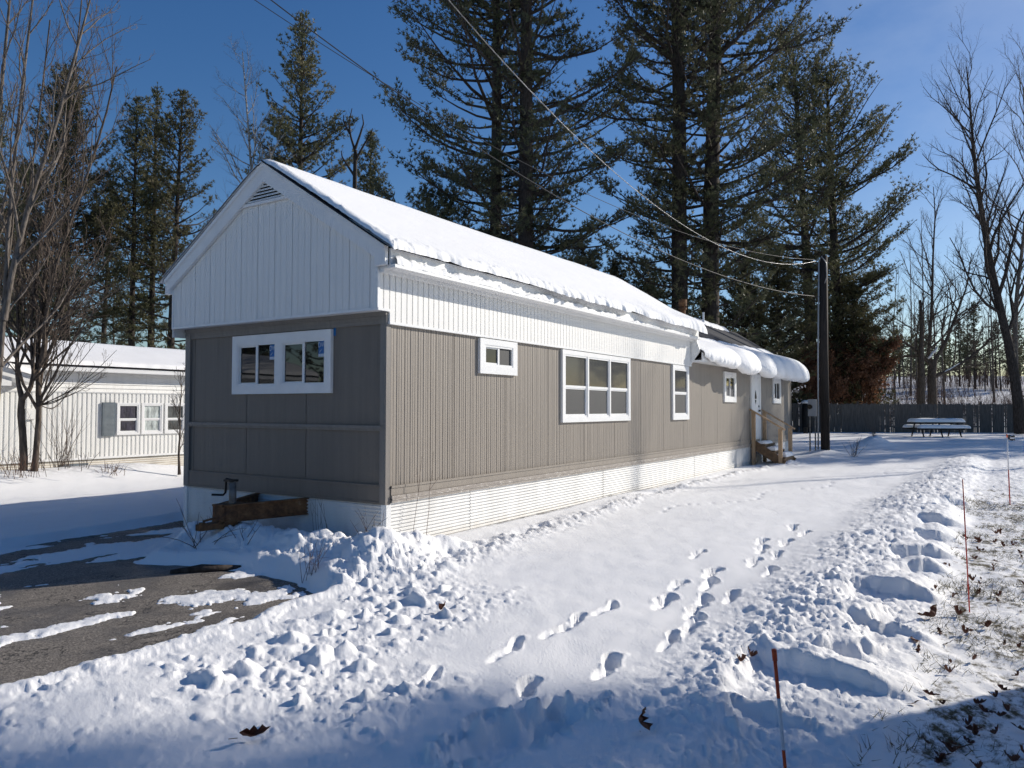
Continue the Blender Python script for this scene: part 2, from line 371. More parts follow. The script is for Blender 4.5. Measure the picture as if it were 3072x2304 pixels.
FEET = [(-2.72, -3.62, .34, .14, .13), (-2.95, -3.88, .36, .15, .14), (-3.25, -3.66, .3, .12, .10), (-2.05, -3.83, .34, .14, .12),
        (-2.12, -3.13, .36, .11, .07), (-1.62, -3.2, .26, .11, .08), (-1.3, -3.2, .3, .12, .09), (-.82, -3.23, .34, .11, .08), (-2.9, -3.02, .36, .10, .05),
        (-1.35, -3.98, .34, .11, .10), (-1.05, -4.0, .28, .13, .10), (-.75, -3.95, .25, .12, .09), (-.45, -3.84, .34, .14, .10), (-.1, -3.78, .34, .14, .10), (-.28, -3.5, .36, .16, .13), (.1, -3.99, .32, .13, .12),
        (.55, -3.62, .36, .14, .10), (.3, -3.42, .28, .12, .08), (1.0, -3.52, .34, .15, .12), (1.3, -4.0, .36, .12, .10), (1.75, -3.1, .36, .10, .08), (1.75, -3.72, .34, .12, .10), (2.25, -3.85, .34, .13, .10), (2.5, -3.6, .36, .13, .11), (3.1, -3.75, .36, .14, .10), (3.0, -3.5, .34, .13, .10), (3.9, -3.8, .36, .13, .10), (4.4, -3.55, .36, .13, .10)]
# shovelled notches on the right flank of the bank: x of the far wall, length, y reach, depth
NOTCH = [(-2.45, 1.3, -4.86, 0.16), (-1.55, .66, -4.62, .20), (-.95, .36, -5.08, .17), (-.40, .40, -5.0, .17), (.12, .5, -5.1, .18), (.92, .66, -4.78, .23), (1.85, .38, -5.12, .18), (2.75, .55, -4.95, .17), (4.1, .5, -5.1, .18), (5.6, .7, -4.95, .17), (8.2, .7, -5.1, .18)]
def height(x, y):
    z = base_z(x, y)
    dx = x-CAM[0]; dy = y-CAM[1]; r = np.hypot(dx, dy)
    near = ss(70, 25, r)
    z = z+near*(.05*(fbm(x*.35, y*.5, 3, 5)-.5)+.03*(fbm(x*.9+y*.3, y*1.9, 3, 9)-.5)+.010*(fbm(x*4, y*6, 2, 12)-.5))
    z = z+ss(40, 120, r)*.8*(fbm(x*.06, y*.06, 4, 77)-.5)
    wx = x+.05*(fbm(x*7, y*7, 2, 31)-.5)*2; wy = y+.05*(fbm(x*7+40, y*7, 2, 32)-.5)*2
    rough = fbm(x*11, y*11, 4, 41)-.5
    # A: thrown clods along the driveway edge and toward the lower left
    mA = ss(-.4, -1.5, x)*ss(-4.3+.6*(fbm(x*.8, y*.8, 2, 3)-.5), -3.0, y)*ss(2, -.3, y)*(1-ss(-3.3, -2.6, x)*ss(-2.2, -2.9, y))
    mA = mA*(.35+.9*ss(.35, .58, fbm(x*.9, y*.9, 3, 61)))
    cl = np.maximum(bumps(wx, wy, .24, 100, .04, .15, .55, .02, .085), bumps(wx, wy, .13, 110, .025, .075, .5, .008, .045))
    cl = np.maximum(cl, bumps(wx, wy, .58, 120, .07, .17, .45, .04, .11))
    z = z+mA*(cl*.85+.5*bumps(wx, wy, .06, 115, .015, .04, .5, .01, .03)+.03*rough)
    big = bumps(wx, wy, .27, 130, .05, .16, .5, .03, .10, .85)
    mid = np.maximum(bumps(wx, wy, .13, 140, .03, .085, .75, .012, .05, .85), bumps(wx, wy, .07, 150, .016, .05, .75, .006, .03, .85))+.02*(fbm(x*26, y*26, 3, 43)-.4)
    chunk = np.maximum(big, mid)+.35*mid
    # B: heap in front of the gable end and around the corner
    hp = .20*np.exp(-((x+.72)/.42)**2)*ss(3.4, 2.2, y)*ss(-1.15, -.35, y)+.13*np.exp(-((x+.95)/.55)**2-((y+.75)/.38)**2)+.12*np.exp(-((x+.25)/.5)**2-((y+.5)/.3)**2)
    mB = np.clip(hp/.12, 0, 1)
    z = z+hp*1.1+mB*(chunk*.85+.05*rough)
    # C: broken ridge below the eave line
    yc = np.interp(x, [-2, -.7, .75, 3.06, 6.9, 11, 16.4, 20], [-1.45, -1.2, -.95, -.74, -.52, -.48, -.72, -1.0])
    wdt = np.interp(x, [-1, 3, 10, 20], [.34, .27, .24, .3])
    mC = np.exp(-((y-yc)/wdt)**2)*ss(-1.6, -.7, x)*ss(24, 18, x)
    z = z+mC*(chunk*.75+.05*rough+.03)-.07*np.exp(-((y-yc-.5*wdt)/(.5*wdt))**2)*ss(-.6, .5, x)*ss(22, 14, x)*ss(.4, .6, fbm(x*1.6, y*.5, 2, 19))
    mp = np.exp(-((x-.35)/.28)**2-((y+.62)/.2)**2)+.8*np.exp(-((x+.05)/.22)**2-((y+.5)/.15)**2)
    z = z+.13*mp
    # steps: trodden heap
    z = z+.16*np.exp(-((x-15.9)/.8)**2-((y+.75)/.55)**2)*(.7+1.2*rough)
    z = z+.14*np.exp(-((x-21.5)/.8)**2-((y+.9)/.6)**2)+.4*np.exp(-((x-27.6)/1.0)**2-((y+1.75)/.6)**2)*(1+.4*rough)
    # D: ploughed bank
    xe = ss(-4.3, -3.5, x)*ss(26, 20, x)
    yb = -4.05+.25*(fbm(x*.8, y*.2, 2, 51)-.5)-.03*np.clip(x-6, 0, 20)
    prof = ss(yb+.25, yb-.75, y)*ss(-5.62-.02*np.clip(x-4, 0, 20), -5.25, y)*xe
    bankh = .06+.12*fbm(x*.7, y*.9, 3, 53)
    nz = np.zeros_like(x)
    jx = x+.15*(fbm(x*2.6, y*2.6, 4, 71)-.5)*2; jy = y+.22*(fbm(x*2.1, y*2.1, 4, 72)-.5)*2
    for (xf, ln, yr, dp) in NOTCH:
        sk = (.12+.35*math.sin(xf*5.1))*(y-yr)                      # cut runs slightly oblique
        inx = ss(xf+.05, xf-.03, jx+sk)*ss(xf-ln-.28, xf-ln+.05, jx+sk)
        iny = ss(yr+.12, yr-.12, jy)
        nz = np.maximum(nz, .82*inx*iny)
    mD = prof*(1-nz)
    crumb = np.clip(ss(-5.3, -4.6, y), 0, 1)
    fine = bumps(wx, wy, .055, 160, .016, .045, .8, .008, .034)
    rim = 4*nz*(1-nz)
    z = z+mD*(bankh+(.45+.55*crumb)*(.55*chunk*(.25+.75*ss(.42, .58, fbm(x*1.3, y*1.3, 3, 57)))+.45*mid+.65*fine)+.04*rough)+prof*rim*(.5*mid+.5*fine)
    z = z+prof*nz*(-.02+.03*rough+.45*mid*ss(.5, .6, fbm(x*2.3, y*2.3, 3, 58))+.3*fine)
    # rest of the rough strip further back
    mE = ss(5, 9, x)*ss(-3.4-.12*np.clip(x-8, 0, 12), -4.4-.12*np.clip(x-8, 0, 12), y)*ss(28, 20, x)*ss(-7.5, -6.3, y+.05*(x-8))
    z = z+mE*(.6*mid+.35*big+.03*rough)
    # E: thin grass strip on the right
    gr = ss(-5.35, -5.65, y+.15*(fbm(x*1.5, y*1.5, 3, 63)-.5))*ss(22, 9, x)
    gr = np.maximum(gr, nz*prof*.55*ss(.45, .6, fbm(x*2, y*2, 3, 64)))
    z = z+gr*(-.05+.05*fbm(x*4, y*4, 4, 65)+.6*bumps(wx, wy, .35, 170, .04, .12, .35, .02, .05))
    # footprints and the broken hole
    for (fx, fy, ln, wd, dp) in FEET:
        ln *= .85; wd *= .82; dp *= .72
        mk = (np.abs(x-fx) < .6) & (np.abs(y-fy) < .4)
        if not mk.any(): continue
        ex = (x[mk]-fx)/(ln*.5)+.35*rough[mk]; ey = (y[mk]-fy-.10*(x[mk]-fx)-.03*np.sin(fx*9+(x[mk]-fx)*14))/(wd*.5)+.5*rough[mk]
        d = (np.abs(ex)**2.6+np.abs(ey)**2.6)**(1/2.6)
        zz = z[mk]; zz = zz-dp*1.1*ss(1.14, .68, d)*(.75+.35*np.clip(ex, -1, 1))+.004*np.exp(-((d-1.3)/.22)**2)*(1+rough[mk]*6); z[mk] = zz
        ex = (x[mk]-fx+ln*.75)/(ln*.55); ey = (y[mk]-fy-.10*(x[mk]-fx)-.02*np.sin(fx*7))/(wd*.42)+.4*rough[mk]
        z[mk] -= dp*(.30+.35*hsh(np.floor(np.array([fx*50.])), np.array([3.]), 7)[0])*ss(1.25, .3, np.hypot(ex, ey))*(1+1.2*rough[mk])
    hole = ((x+3.28)/.42)**2+((y+3.92+.25*(x+3.28))/.16)**2+.7*rough
    z = z-.11*ss(1.25, .35, hole)+.05*np.exp(-((hole-1.7)/.6)**2)*ss(.0, .2, rough)
    # animal tracks: a dotted line
    for k in range(46):
        tx = 4.6+.25*k+.1*math.sin(k*2.1); ty = -1.55-.10*k*.55+.22*math.sin(k*.5)
        mk = (np.abs(x-tx) < .16) & (np.abs(y-ty) < .16)
        if mk.any(): z[mk] -= .03*np.exp(-(((x[mk]-tx)/.055)**2+((y[mk]-ty)/.035)**2))
    # driveway: snow thins out to bare asphalt
    s = sdf(x, y, DRIVE)+.22*(fbm(x*2.2, y*2.2, 4, 81)-.5)
    t = ss(-.01, .30, s)
    pn = fbm(x*.75+3, y*2.0, 5, 83)
    patch = ss(.53, .60, pn-.16+.20*ss(.7, 2.0, y)+.10*(fbm(x*6, y*9, 4, 85)-.5))
    for (px, py, ax, ay) in [(-2.35, .0, .34, .30), (-1.95, -.42, .42, .20), (-3.75, .12, .85, .12), (-2.75, .72, .28, .2), (-4.75, .8, .55, .28), (-4.6, .02, .5, .09)]:
        e = ((x-px)/ax)**2+((y-py)/ay)**2+3.4*(fbm(x*6, y*8, 5, 87)-.5)
        patch = np.maximum(patch, ss(1.1, .55, e))
    inside = ASPH-.016+patch*(.016+.022*fbm(x*14, y*14, 4, 89))+bumps(wx, wy, .16, 900, .008, .03, .10, .02, .036)*ss(.42, .6, fbm(x*1.2, y*1.2, 2, 88))
    edge = z+.03*np.exp(-((s-.25)/.15)**2)+t*ss(.6, .1, s)*.5*mid*ss(-1.2, -1.6, x)
    z = np.where(s < .4, inside*(1-t)+edge*t, z)
    # hollow under the mobile home stays just below the skirting
    return z, gr
fa = np.arange(-38, 38.01, .088); ca = np.concatenate([np.arange(-178, -38, 3.0), fa, np.arange(40, 180, 3.0)])
th = YAW+np.radians(ca)
rr = [.25, .6, 1.0, 1.5, 2.0, 2.35]; r = 2.55
while r < 60: rr.append(r); r *= 1.0056
while r < 3500: rr.append(r); r *= 1.055
rr = np.array(rr)
RR, TH = np.meshgrid(rr, th, indexing='ij')
GX = CAM[0]+RR*np.cos(TH); GY = CAM[1]+RR*np.sin(TH)
GZ, GG = height(GX.ravel().copy(), GY.ravel().copy())
V = np.stack([GX.ravel(), GY.ravel(), GZ], 1)
nu, nv = RR.shape
Q = grid_faces(nu, nv)
wrap = np.stack([np.arange(nu-1)*nv+nv-1, (np.arange(nu-1)+1)*nv+nv-1, (np.arange(nu-1)+1)*nv, np.arange(nu-1)*nv], 1)
V = np.concatenate([V, [[CAM[0], CAM[1], -.02]]]); GG = np.append(GG, 0)
Q = np.concatenate([Q, wrap])
fan = np.stack([np.full(nv, len(V)-1), np.arange(nv), (np.arange(nv)+1) % nv], 1)
fl = np.concatenate([Q.ravel(), fan.ravel()]); st = np.concatenate([np.arange(len(Q))*4, len(Q)*4+np.arange(len(fan))*3])
ground = np_mesh('snowy_ground', V, fl, st, M['ground'], True); tag(ground, kind='structure')
at = ground.data.attributes.new('grass', 'FLOAT', 'POINT'); at.data.foreach_set('value', GG.astype(np.float32))
dirt = np.zeros(len(V)); X_, Y_ = V[:, 0], V[:, 1]
dirt = np.maximum(dirt, .55*np.exp(-((Y_-10.4)/.45)**2)*ss(4, 2.5, X_))
dirt = np.maximum(dirt, .9*ss(.02, -.02, Y_)*ss(-.10, -.04, Y_)*ss(1, 3, X_)*ss(10, 7, X_))
depth = (X_-CAM[0])*Fv[0]+(Y_-CAM[1])*Fv[1]
dirt = np.maximum(dirt, .45*ss(52, 62, depth))
at = ground.data.attributes.new('dirt', 'FLOAT', 'POINT'); at.data.foreach_set('value', dirt.astype(np.float32))
def gz(x, y):
    return float(height(np.array([float(x)]), np.array([float(y)]))[0][0])
dv = MB(); dv.add([(-60, -1.4, ASPH), (-1.2, -1.4, ASPH), (-1.1, 1.9, ASPH), (1.1, 4.8, ASPH), (-60, 4.8, ASPH)], [(0, 1, 2, 3, 4)])
tag(dv.build('driveway', M['asphalt']), kind='structure')

# ------------------------------------------------------------------ siding sheets
def ribbed(name, x0, x1, zfun, y, m, parent, grooves, amp, out=-1, axis='x', nz=2):
    """vertical sheet with real vertical grooves; grooves: list of positions; groove is a narrow V of depth amp"""
    pts = [(x0, 0.0)]
    for g, gw, ga in grooves:
        if g-gw <= x0+.004 or g+gw >= x1-.004: continue
        pts += [(g-gw, 0.0), (g-gw*.3, -ga), (g+gw*.3, -ga), (g+gw, 0.0)]
    pts.append((x1, 0.0)); pts = sorted(pts)
    V = []
    for (a, d) in pts:
        z0, z1 = zfun(a)
        for k in range(nz):
            z = z0+(z1-z0)*k/(nz-1)
            V.append((a, y+out*d, z) if axis == 'x' else (y+out*d, a, z))
    Q = grid_faces(len(pts), nz, flip=(axis == 'x') == (out > 0))
    return quads(name, np.array(V), Q, m, False, parent)
W_ = 3.848; L_ = 20.42; XM = 10.25
home = empty('mobile_home', (0, 0, 0), 'long grey mobile home with white upper band and thick snow on its gabled roof', 'mobile home')
# grey long wall: uneven profile of narrow and wide ribs
rng = random.Random(3)
gl = []; x = .06
while x < L_:
    for dxx, gw, ga in ((0, .008, .009), (.05, .004, .004), (.105, .008, .008), (.15, .004, .003), (.19, .005, .005)):
        gl.append((x+dxx+rng.uniform(-.004, .004), gw, ga*rng.uniform(.7, 1.3)))
    x += .245
for k in range(1, 17): gl.append((k*1.225+.03, .006, .012))
gl = sorted(gl); g2 = [gl[0]]
for g in gl[1:]:
    if g[0]-g[1] > g2[-1][0]+g2[-1][1]+.003: g2.append(g)
ribbed('side_wall', 0, L_, lambda a: (.66, 2.7), 0.0, M['grey'], home, g2, 0)
# plain body behind (closes the volume)
b = MB(); b.box(.02, L_-.0, .012, W_-.0, .0, 2.72); b.box(.3, L_-.3, .3, W_-.3, -.2, 0.0)
b.build('inner_wall', M['grey_dark'], home)
gr_ = []
for k in range(1, 40): gr_.append((k*.098, .004, .0018))
for s_ in (.18, 1.34, 2.50, 3.66): gr_.append((s_+.02, .006, .04))
gr_ = sorted(gr_); g3 = [gr_[0]]
for g in gr_[1:]:
    if g[0]-g[1] > g3[-1][0]+g3[-1][1]+.003: g3.append(g)
ribbed('end_wall', 0, W_, lambda a: (.52, 2.76), 0.0, M['grey_shaded_end'], home, g3, 0, out=-1, axis='y')
MB().box(-.028, .05, -.012, .085, .50, 2.75).build('corner_trim', M['grey_dark'], home); MB().box(-.028, .05, W_-.085, W_+.028, .50, 2.75).build('corner_trim', M['grey_dark'], home)
t_ = MB(); t_.box(-.03, 0.0, .085, W_-.085, 2.655, 2.76); t_.box(-.022, 0.0, .085, W_-.085, 2.60, 2.655); t_.box(-.05, -.028, -.02, W_+.02, 2.70, 2.75)
t_.build('cornice_trim', M['grey_dark'], home)
t_ = MB(); t_.box(-.045, 0.0, .06, W_-.03, 1.375, 1.412); t_.box(-.03, 0, .06, W_-.03, 1.35, 1.375); t_.build('rail_trim', M['grey_dark'], home)
t_ = MB(); t_.box(-.022, 0.0, .085, W_-.085, .50, .72); t_.box(-.034, 0, .085, W_-.085, .70, .725); t_.box(-.034, 0, .085, W_-.085, .50, .525); t_.build('base_trim', M['grey_shaded_end'], home)
t_ = MB(); t_.box(.06, L_, -.022, 0, .60, .70); t_.box(.06, L_, -.032, 0, .685, .712); t_.build('belt_trim', M['grey'], home)
t_ = MB(); t_.box(.06, L_, -.038, 0, .515, .597); t_.box(.06, L_, -.046, 0, .547, .560); t_.build('belt_rail', M['belt'], home)
t_ = MB(); t_.box(L_-.05, L_+.02, -.02, .06, .5, 2.7); t_.build('corner_trim', M['grey_dark'], home)
# corrugated skirting (horizontal waves)
def corrug(name, p0, p1, nrm, z0, z1, m, parent, pitch=.042, amp=.010):
    n = int((z1-z0)/pitch*6); p0 = np.array(p0); p1 = np.array(p1); L = np.linalg.norm(p1-p0); k = max(2, int(L/1.2)+1)
    V = []
    for i in range(k):
        q = p0+(p1-p0)*i/(k-1)
        for j in range(n+1):
            z = z0+(z1-z0)*j/n; o = amp*math.sin(2*PI*z/pitch)
            V.append((q[0]+nrm[0]*o, q[1]+nrm[1]*o, z))
    flip = np.cross(np.append(p1-p0, 0), [0, 0, 1])[:2] @ np.array(nrm) < 0
    return quads(name, np.array(V), grid_faces(k, n+1, flip=flip), m, True, parent)
xs = [.05, 1.62, 3.2, 5.65, 8.1, 10.5, 13.0, 15.2, 17.6, L_]
for a, bb in zip(xs[:-1], xs[1:]):
    corrug('skirting', (a+.003, -.012-.004*(xs.index(a) % 2)), (bb+.01, -.012-.004*(xs.index(a) % 2)), (0, -1), -.18, .515, M['skirt'], home)
corrug('skirting', (-.012, W_-.06), (-.012, 1.9), (-1, 0), -.18, .50, M['skirt'], home); corrug('skirting', (-.016, 1.9), (-.016, .05), (-1, 0), -.18, .50, M['skirt'], home)
MB().box(-.03, .05, -.03, .05, -.18, .498).build('skirting_trim', M['white'], home); MB().box(-.028, .03, W_-.06, W_+.01, -.18, .498).build('skirting_trim', M['white'], home)
# gable: white siding proud of the end wall
RZ = 4.80; SL = .625; YC = W_/2; OX = -.20; YA = -.03; YB = W_+.085
roofz = lambda y: RZ-SL*abs(y-YC)
gg = []
y = YA+.12
k = 0
while y < YB:
    gg.append((y, .006 if k % 3 == 0 else .0032, .038 if k % 3 == 0 else .011)); y += .1105; k += 1
ribbed('gable_wall', YA, YB, lambda a: (2.765, roofz(a)-.20), OX, M['white_siding'], home, gg, 0, out=-1, axis='y')
t_ = MB(); t_.box(OX-.012, OX+.004, YA, YB, 2.735, 2.765); t_.box(OX-.008, OX+.004, YA-.004, YA+.03, 2.765, 3.22); t_.box(OX-.010, OX+.02, YB-.03, YB+.004, 2.735, 3.3); t_.build('gable_trim', M['white'], home)
t_ = MB(); t_.box(OX+.005, .0, YA+.01, YB-.005, 2.742, 2.762); t_.build('gable_soffit', M['white'], home)
t_ = MB(); t_.box(OX, 10.2, YB-.02, YB, 2.62, 3.3); t_.build('back_band', M['white_siding'], home)
# upper band on the long side
bg_ = [(OX+.10+.1015*i, .008, .022) for i in range(int((XM-OX)/.1015))]
ribbed('upper_band', OX, XM, lambda a: (2.765 if a < -.005 else 2.62, 3.24), YA, M['white_siding'], home, bg_, 0)
t_ = MB(); t_.box(-.005, XM+.02, YA-.014, .0, 2.592, 2.622); t_.box(OX, -.005, YA-.012, 0.0, 2.737, 2.767); t_.box(OX-.012, OX+.03, YA-.012, YA+.0, 2.767, 3.2); t_.build('band_trim', M['white'], home)
t_ = MB(); t_.prism([(2.55, 0), (3.2, 0), (3.2, .22), (2.95, .30), (2.62, .06)], lambda p, s: (XM+.0+(.05 if s else 0), YA+.012-p[1], p[0]) if False else (XM+(.05 if s else 0), .05-p[1], p[0]))
t_.build('band_return', M['white'], home)
# eave: fascia, ledge with a line of snow
t_ = MB(); t_.box(OX+.02, XM+.05, -.205, -.18, 3.245, 3.43); t_.build('eave_fascia', M['white'], home)
t_ = MB(); t_.box(OX+.02, XM+.05, -.275, YA+.0, 3.205, 3.243); t_.box(OX+.02, XM+.05, -.10, YA, 3.165, 3.205); t_.build('eave_ledge', M['white'], home)
n = 520; V = []; Qs = []
xx = np.linspace(OX+.06, XM, n); ht = .075*np.clip(fbm(xx*3.1, xx*0+2, 4, 201)*2.1-.55, .0, 1)*ss(10.5, 2.0, xx)*1.3+.008+.02*vn(xx*30, xx*0, 203)
ring = [(-.272, 0), (-.262, .6), (-.24, 1), (-.215, .8), (-.207, 0)]
V = np.array([[(x_, yy-.01*vn(x_*25, j, 205), 3.243+hh*q) for j, (yy, q) in enumerate(ring)] for x_, hh in zip(xx, ht)]).reshape(-1, 3)
quads('ledge_snow', V, grid_faces(n, 5), M['snow'], True, home)
# rake fascia (both sides) and the roof sheets
def rake(sgn):
    e = -.19 if sgn < 0 else W_+.19
    o = []
    up = lambda yy: roofz(yy)-.03
    if sgn < 0: return [(YC, up(YC)), (YC, up(YC)-.245), (YA-.0, up(YA)-.215), (YA, 3.235), (e, 3.235), (e, up(e))]
    return [(YC, up(YC)), (e, up(e)), (e, 3.235), (YB, 3.235), (YB, up(YB)-.215), (YC, up(YC)-.245)]
t_ = MB()
for sg in (-1, 1): t_.prism(rake(sg)[::-1], lambda p, s: (OX-.055+.05*s, p[0], p[1]))
t_.build('rake_fascia', M['white'], home)
t_ = MB()
for sg in (-1, 1):
    e = -.19 if sg < 0 else W_+.19
    u = lambda yy: roofz(yy)-.028
    t_.prism([(YC, u(YC)), (e, u(e)), (e, u(e)-.055), (YC, u(YC)-.055)][::(1 if sg > 0 else -1)], lambda p, s: (OX-.075+.02*s, p[0], p[1]))
t_.build('rake_cap', M['white'], home)
t_ = MB()
for sg in (-1, 1):
    e = YC+sg*(YC+.225)
    t_.prism([(YC, RZ), (e, roofz(e)), (e, roofz(e)-.018), (YC, RZ-.018)][::(1 if sg > 0 else -1)], lambda p, s, sg=sg: ((OX-.10 if sg < 0 else OX-.06) if s == 0 else XM+.12, p[0], p[1]))
t_.build('roof', M['drip'], home)
t_ = MB(); t_.prism([(YA, 2.7), (YB, 2.7), (YB, roofz(YB)-.04), (YC, RZ-.04), (YA, roofz(YA)-.04)], lambda p, s: (XM-.01+.02*s, p[0], p[1])); t_.build('rear_gable', M['white_siding'], home)
# triangular louvred vent
vz0, vz1 = 4.285, 4.545
def vtri(z, g=0): return (YC-.005-(vz1-z)/SL*.97+g, YC-.005+(vz1-z)/SL*.97-g)
t_ = MB()
a0, a1 = vtri(vz0); 
t_.prism([(a0-.05, vz0-.035), (a1+.05, vz0-.035), (a1+.05, vz0), (a0-.05, vz0)][::-1], lambda p, s: (OX-.035+.03*s, p[0], p[1]))
vent = t_.build('gable_vent', M['white'], home)
t_ = MB(); t_.add([(OX-.008, a0, vz0), (OX-.008, a1, vz0), (OX-.008, YC, vz1)], [(0, 2, 1)]); t_.build('vent_opening', M['black'], vent)
t_ = MB()
for k in range(6):
    z = vz0+.012+k*.042; c0, c1 = vtri(z+.02)
    if c1-c0 > .03: t_.add([(OX-.030, c0, z), (OX-.030, c1, z), (OX-.012, c1, z+.026), (OX-.012, c0, z+.026), (OX-.030, c0, z-.005), (OX-.030, c1, z-.005)], [(0, 3, 2, 1), (0, 1, 5, 4)])
t_.build('louver', M['white'], vent)
# snow on the main roof
def sheet(name, P, Tn, parent, up=None, m=None):
    nu, nv, _ = P.shape
    top = P.copy(); top[..., 2] += Tn
    if up is not None: top += up
    V = np.concatenate([top.reshape(-1, 3), P.reshape(-1, 3)])
    F = np.concatenate([grid_faces(nu, nv), grid_faces(nu, nv, nu*nv, True)])
    return quads(name, V, F, m or M['snow'], True, parent)
ue = np.concatenate([np.linspace(0, .12, 10)[:-1], np.linspace(.12, 10.38, 420), np.linspace(10.38, 10.56, 12)[1:]])
ve = np.concatenate([np.linspace(0, .16, 14)[:-1], np.linspace(.16, 2.6, 40)[:-1], np.linspace(2.6, 5.2, 24)])
U, Vv = np.meshgrid(ue, ve, indexing='ij')
Xs = OX-.085+U
hw = YC+.31
half = hw*2
jag = .11*(fbm(Xs*1.7, Xs*0+1, 3, 211)-.42)+.05*(fbm(Xs*9, Xs*0+4, 3, 213)-.5)*ss(.35, .6, vn(Xs*1.3, Xs*0, 212))+.012*(vn(Xs*37, Xs*0, 214)-.5)+.05*ss(6, 10.3, Xs)
vv = Vv/5.2
edge_w = (1-vv)**8
Ys = (YC-hw)+vv*half-jag*edge_w*1.6
Zs = RZ-SL*np.sqrt((Ys-YC)**2+.01)+.002
dist_e = np.minimum(Vv*half/5.2, (5.2-Vv)*half/5.2); 
dist_x = np.minimum(U+.004, 10.56-U)
rl = lambda d, r_: np.sqrt(np.clip(1-(1-np.clip(d/r_, 0, 1))**2, 0, 1))
thk = (.085+.05*ss(3, 10.2, Xs)+.02*(fbm(Xs*.6, Ys*.8, 3, 215)-.5)+.10*ss(8.6, 10.3, Xs)*ss(.9, .0, Vv))
thk = thk*rl(dist_e, .10)*rl(dist_x, .11+.10*ss(9, 10, Xs))
lump = bumps(Xs+.03*vn(Xs*9, Ys*9, 4), Ys, .10, 220, .025, .065, .5, .01, .05)*ss(.28, .03, Vv)*ss(9, 3, Xs)*ss(.38, .58, fbm(Xs*1.1, Xs*0, 2, 219))+bumps(Xs, Ys, .09, 240, .03, .07, .7, .005, .03)*ss(.25, .02, U)
thk = thk+(lump+.012*(fbm(Xs*16, Ys*16, 3, 217)-.5)*ss(1.2, .1, Vv)+.006*(fbm(Xs*2, Ys*9, 3, 218)-.5))*rl(dist_e, .05)*rl(dist_x, .05)
P = np.stack([Xs, Ys, Zs], -1)
sheet('roof_snow', P, np.clip(thk, 0, 1), home)
# rear roof (older, lower) with a slab of snow that has slid over its edge
RZ2 = 4.38; SL2 = .645; rz2 = lambda y: RZ2-SL2*abs(y-YC)
t_ = MB()
for sg in (-1, 1):
    e = YC+sg*(YC+.30)
    t_.prism([(YC, RZ2), (e, rz2(e)), (e, rz2(e)-.04), (YC, RZ2-.04)][::(1 if sg > 0 else -1)], lambda p, s: (XM+.02 if s == 0 else L_+.25, p[0], p[1]))
t_.build('rear_roof', M['shingle'], home)
t_ = MB(); t_.box(XM+.05, L_+.2, -.30, -.27, 2.74, 2.95); t_.box(XM+.05, L_+.2, -.27, 0, 2.70, 2.74); t_.build('rear_eave', M['white'], home)
t_ = MB(); t_.prism([(0.0, 2.7), (W_, 2.7), (W_, rz2(W_)-.05), (YC, RZ2-.05), (0, rz2(0)-.05)], lambda p, s: (L_-.02+.03*s, p[0], p[1])); t_.build('far_gable', M['white_siding'], home)
n = 330; K = 56
xr = np.linspace(XM+.06, L_+.16, n)
ribs = np.zeros(n)
for (cx_, a_, w_) in [(11.6, .62, 1.1), (13.6, .8, .95), (15.35, .95, .62), (16.55, .9, .40), (17.5, .95, .36), (18.55, 1.05, .46), (19.65, 1.0, .40), (20.4, .8, .26)]:
    ribs = np.maximum(ribs, a_*np.exp(-((xr-cx_)/w_)**4))
valley = 1-np.clip(ribs, 0, 1)
yup = np.interp(xr, [10, 11, 13, 16, 17.3, 19.2, 21], [.52, .52, .55, .62, .70, .80, .9])+.12*(fbm(xr*2, xr*0, 3, 231)-.5)
ov = .13+.10*ss(10.3, 13.0, xr)+.25*ribs+.05*(vn(xr*9, xr*0, 234)-.5)+.05*(fbm(xr*3.3, xr*0, 3, 233)-.5)
cosA = 1/math.sqrt(1+SL2**2); slope_len = (yup+.30)/cosA
V_top = np.zeros((n, K, 3)); V_bot = np.zeros((n, K, 3))
th0 = math.atan(SL2)
s_par = np.concatenate([np.linspace(0, .8, 26)[:-1], np.linspace(.8, 1, 31)])
for i in range(n):
    tot = slope_len[i]+ov[i]; s_ = s_par*tot
    ds = np.diff(s_, prepend=0); fr = np.clip((s_-slope_len[i])/ov[i], 0, 1)
    ang = th0+fr**.8*math.radians(72)
    yy = yup[i]-np.cumsum(ds*np.cos(ang)); zz = rz2(yup[i])-np.cumsum(ds*np.sin(ang))
    endr = min(1, math.sqrt(max(0, 1-(1-min(1, (xr[i]-xr[0]+.002)/.25))**2)), math.sqrt(max(0, 1-(1-min(1, (xr[-1]-xr[i])/.3))**2)))
    tk = (.05+.19*ss(.2, 1.0, s_/slope_len[i])*ss(10.2, 12.5, xr[i])+.08*ss(.2, 1, s_/slope_len[i]))*(.20+.70*ribs[i]*ss(.0, .7, s_/slope_len[i])+.45*(1-ss(0, .8, s_/slope_len[i])))
    tk = tk*np.sqrt(np.clip(1-(1-np.clip(s_/.15, 0, 1))**2, 0, 1))*np.sqrt(np.clip(1-(1-np.clip((tot-s_)/.13, 0, 1))**2, 0, 1))*endr
    tk = tk+.03*valley[i]*0
    ny = -np.sin(ang); nz_ = np.cos(ang)
    V_bot[i] = np.stack([np.full(K, xr[i]), yy, zz+.004], 1); V_top[i] = np.stack([np.full(K, xr[i]), yy+ny*tk, zz+.004+nz_*tk], 1)
nzz = (fbm(V_top[..., 0]*14, V_top[..., 1]*14+V_top[..., 2]*9, 3, 237)-.5)*.022*ss(.75, .98, s_par)[None, :]
V_top[..., 1] -= nzz; V_top[..., 2] += nzz*.5
quads('rear_roof_snow', np.concatenate([V_top.reshape(-1, 3), V_bot.reshape(-1, 3)]), np.concatenate([grid_faces(n, K, flip=True), grid_faces(n, K, n*K)]), M['snow'], True, home)
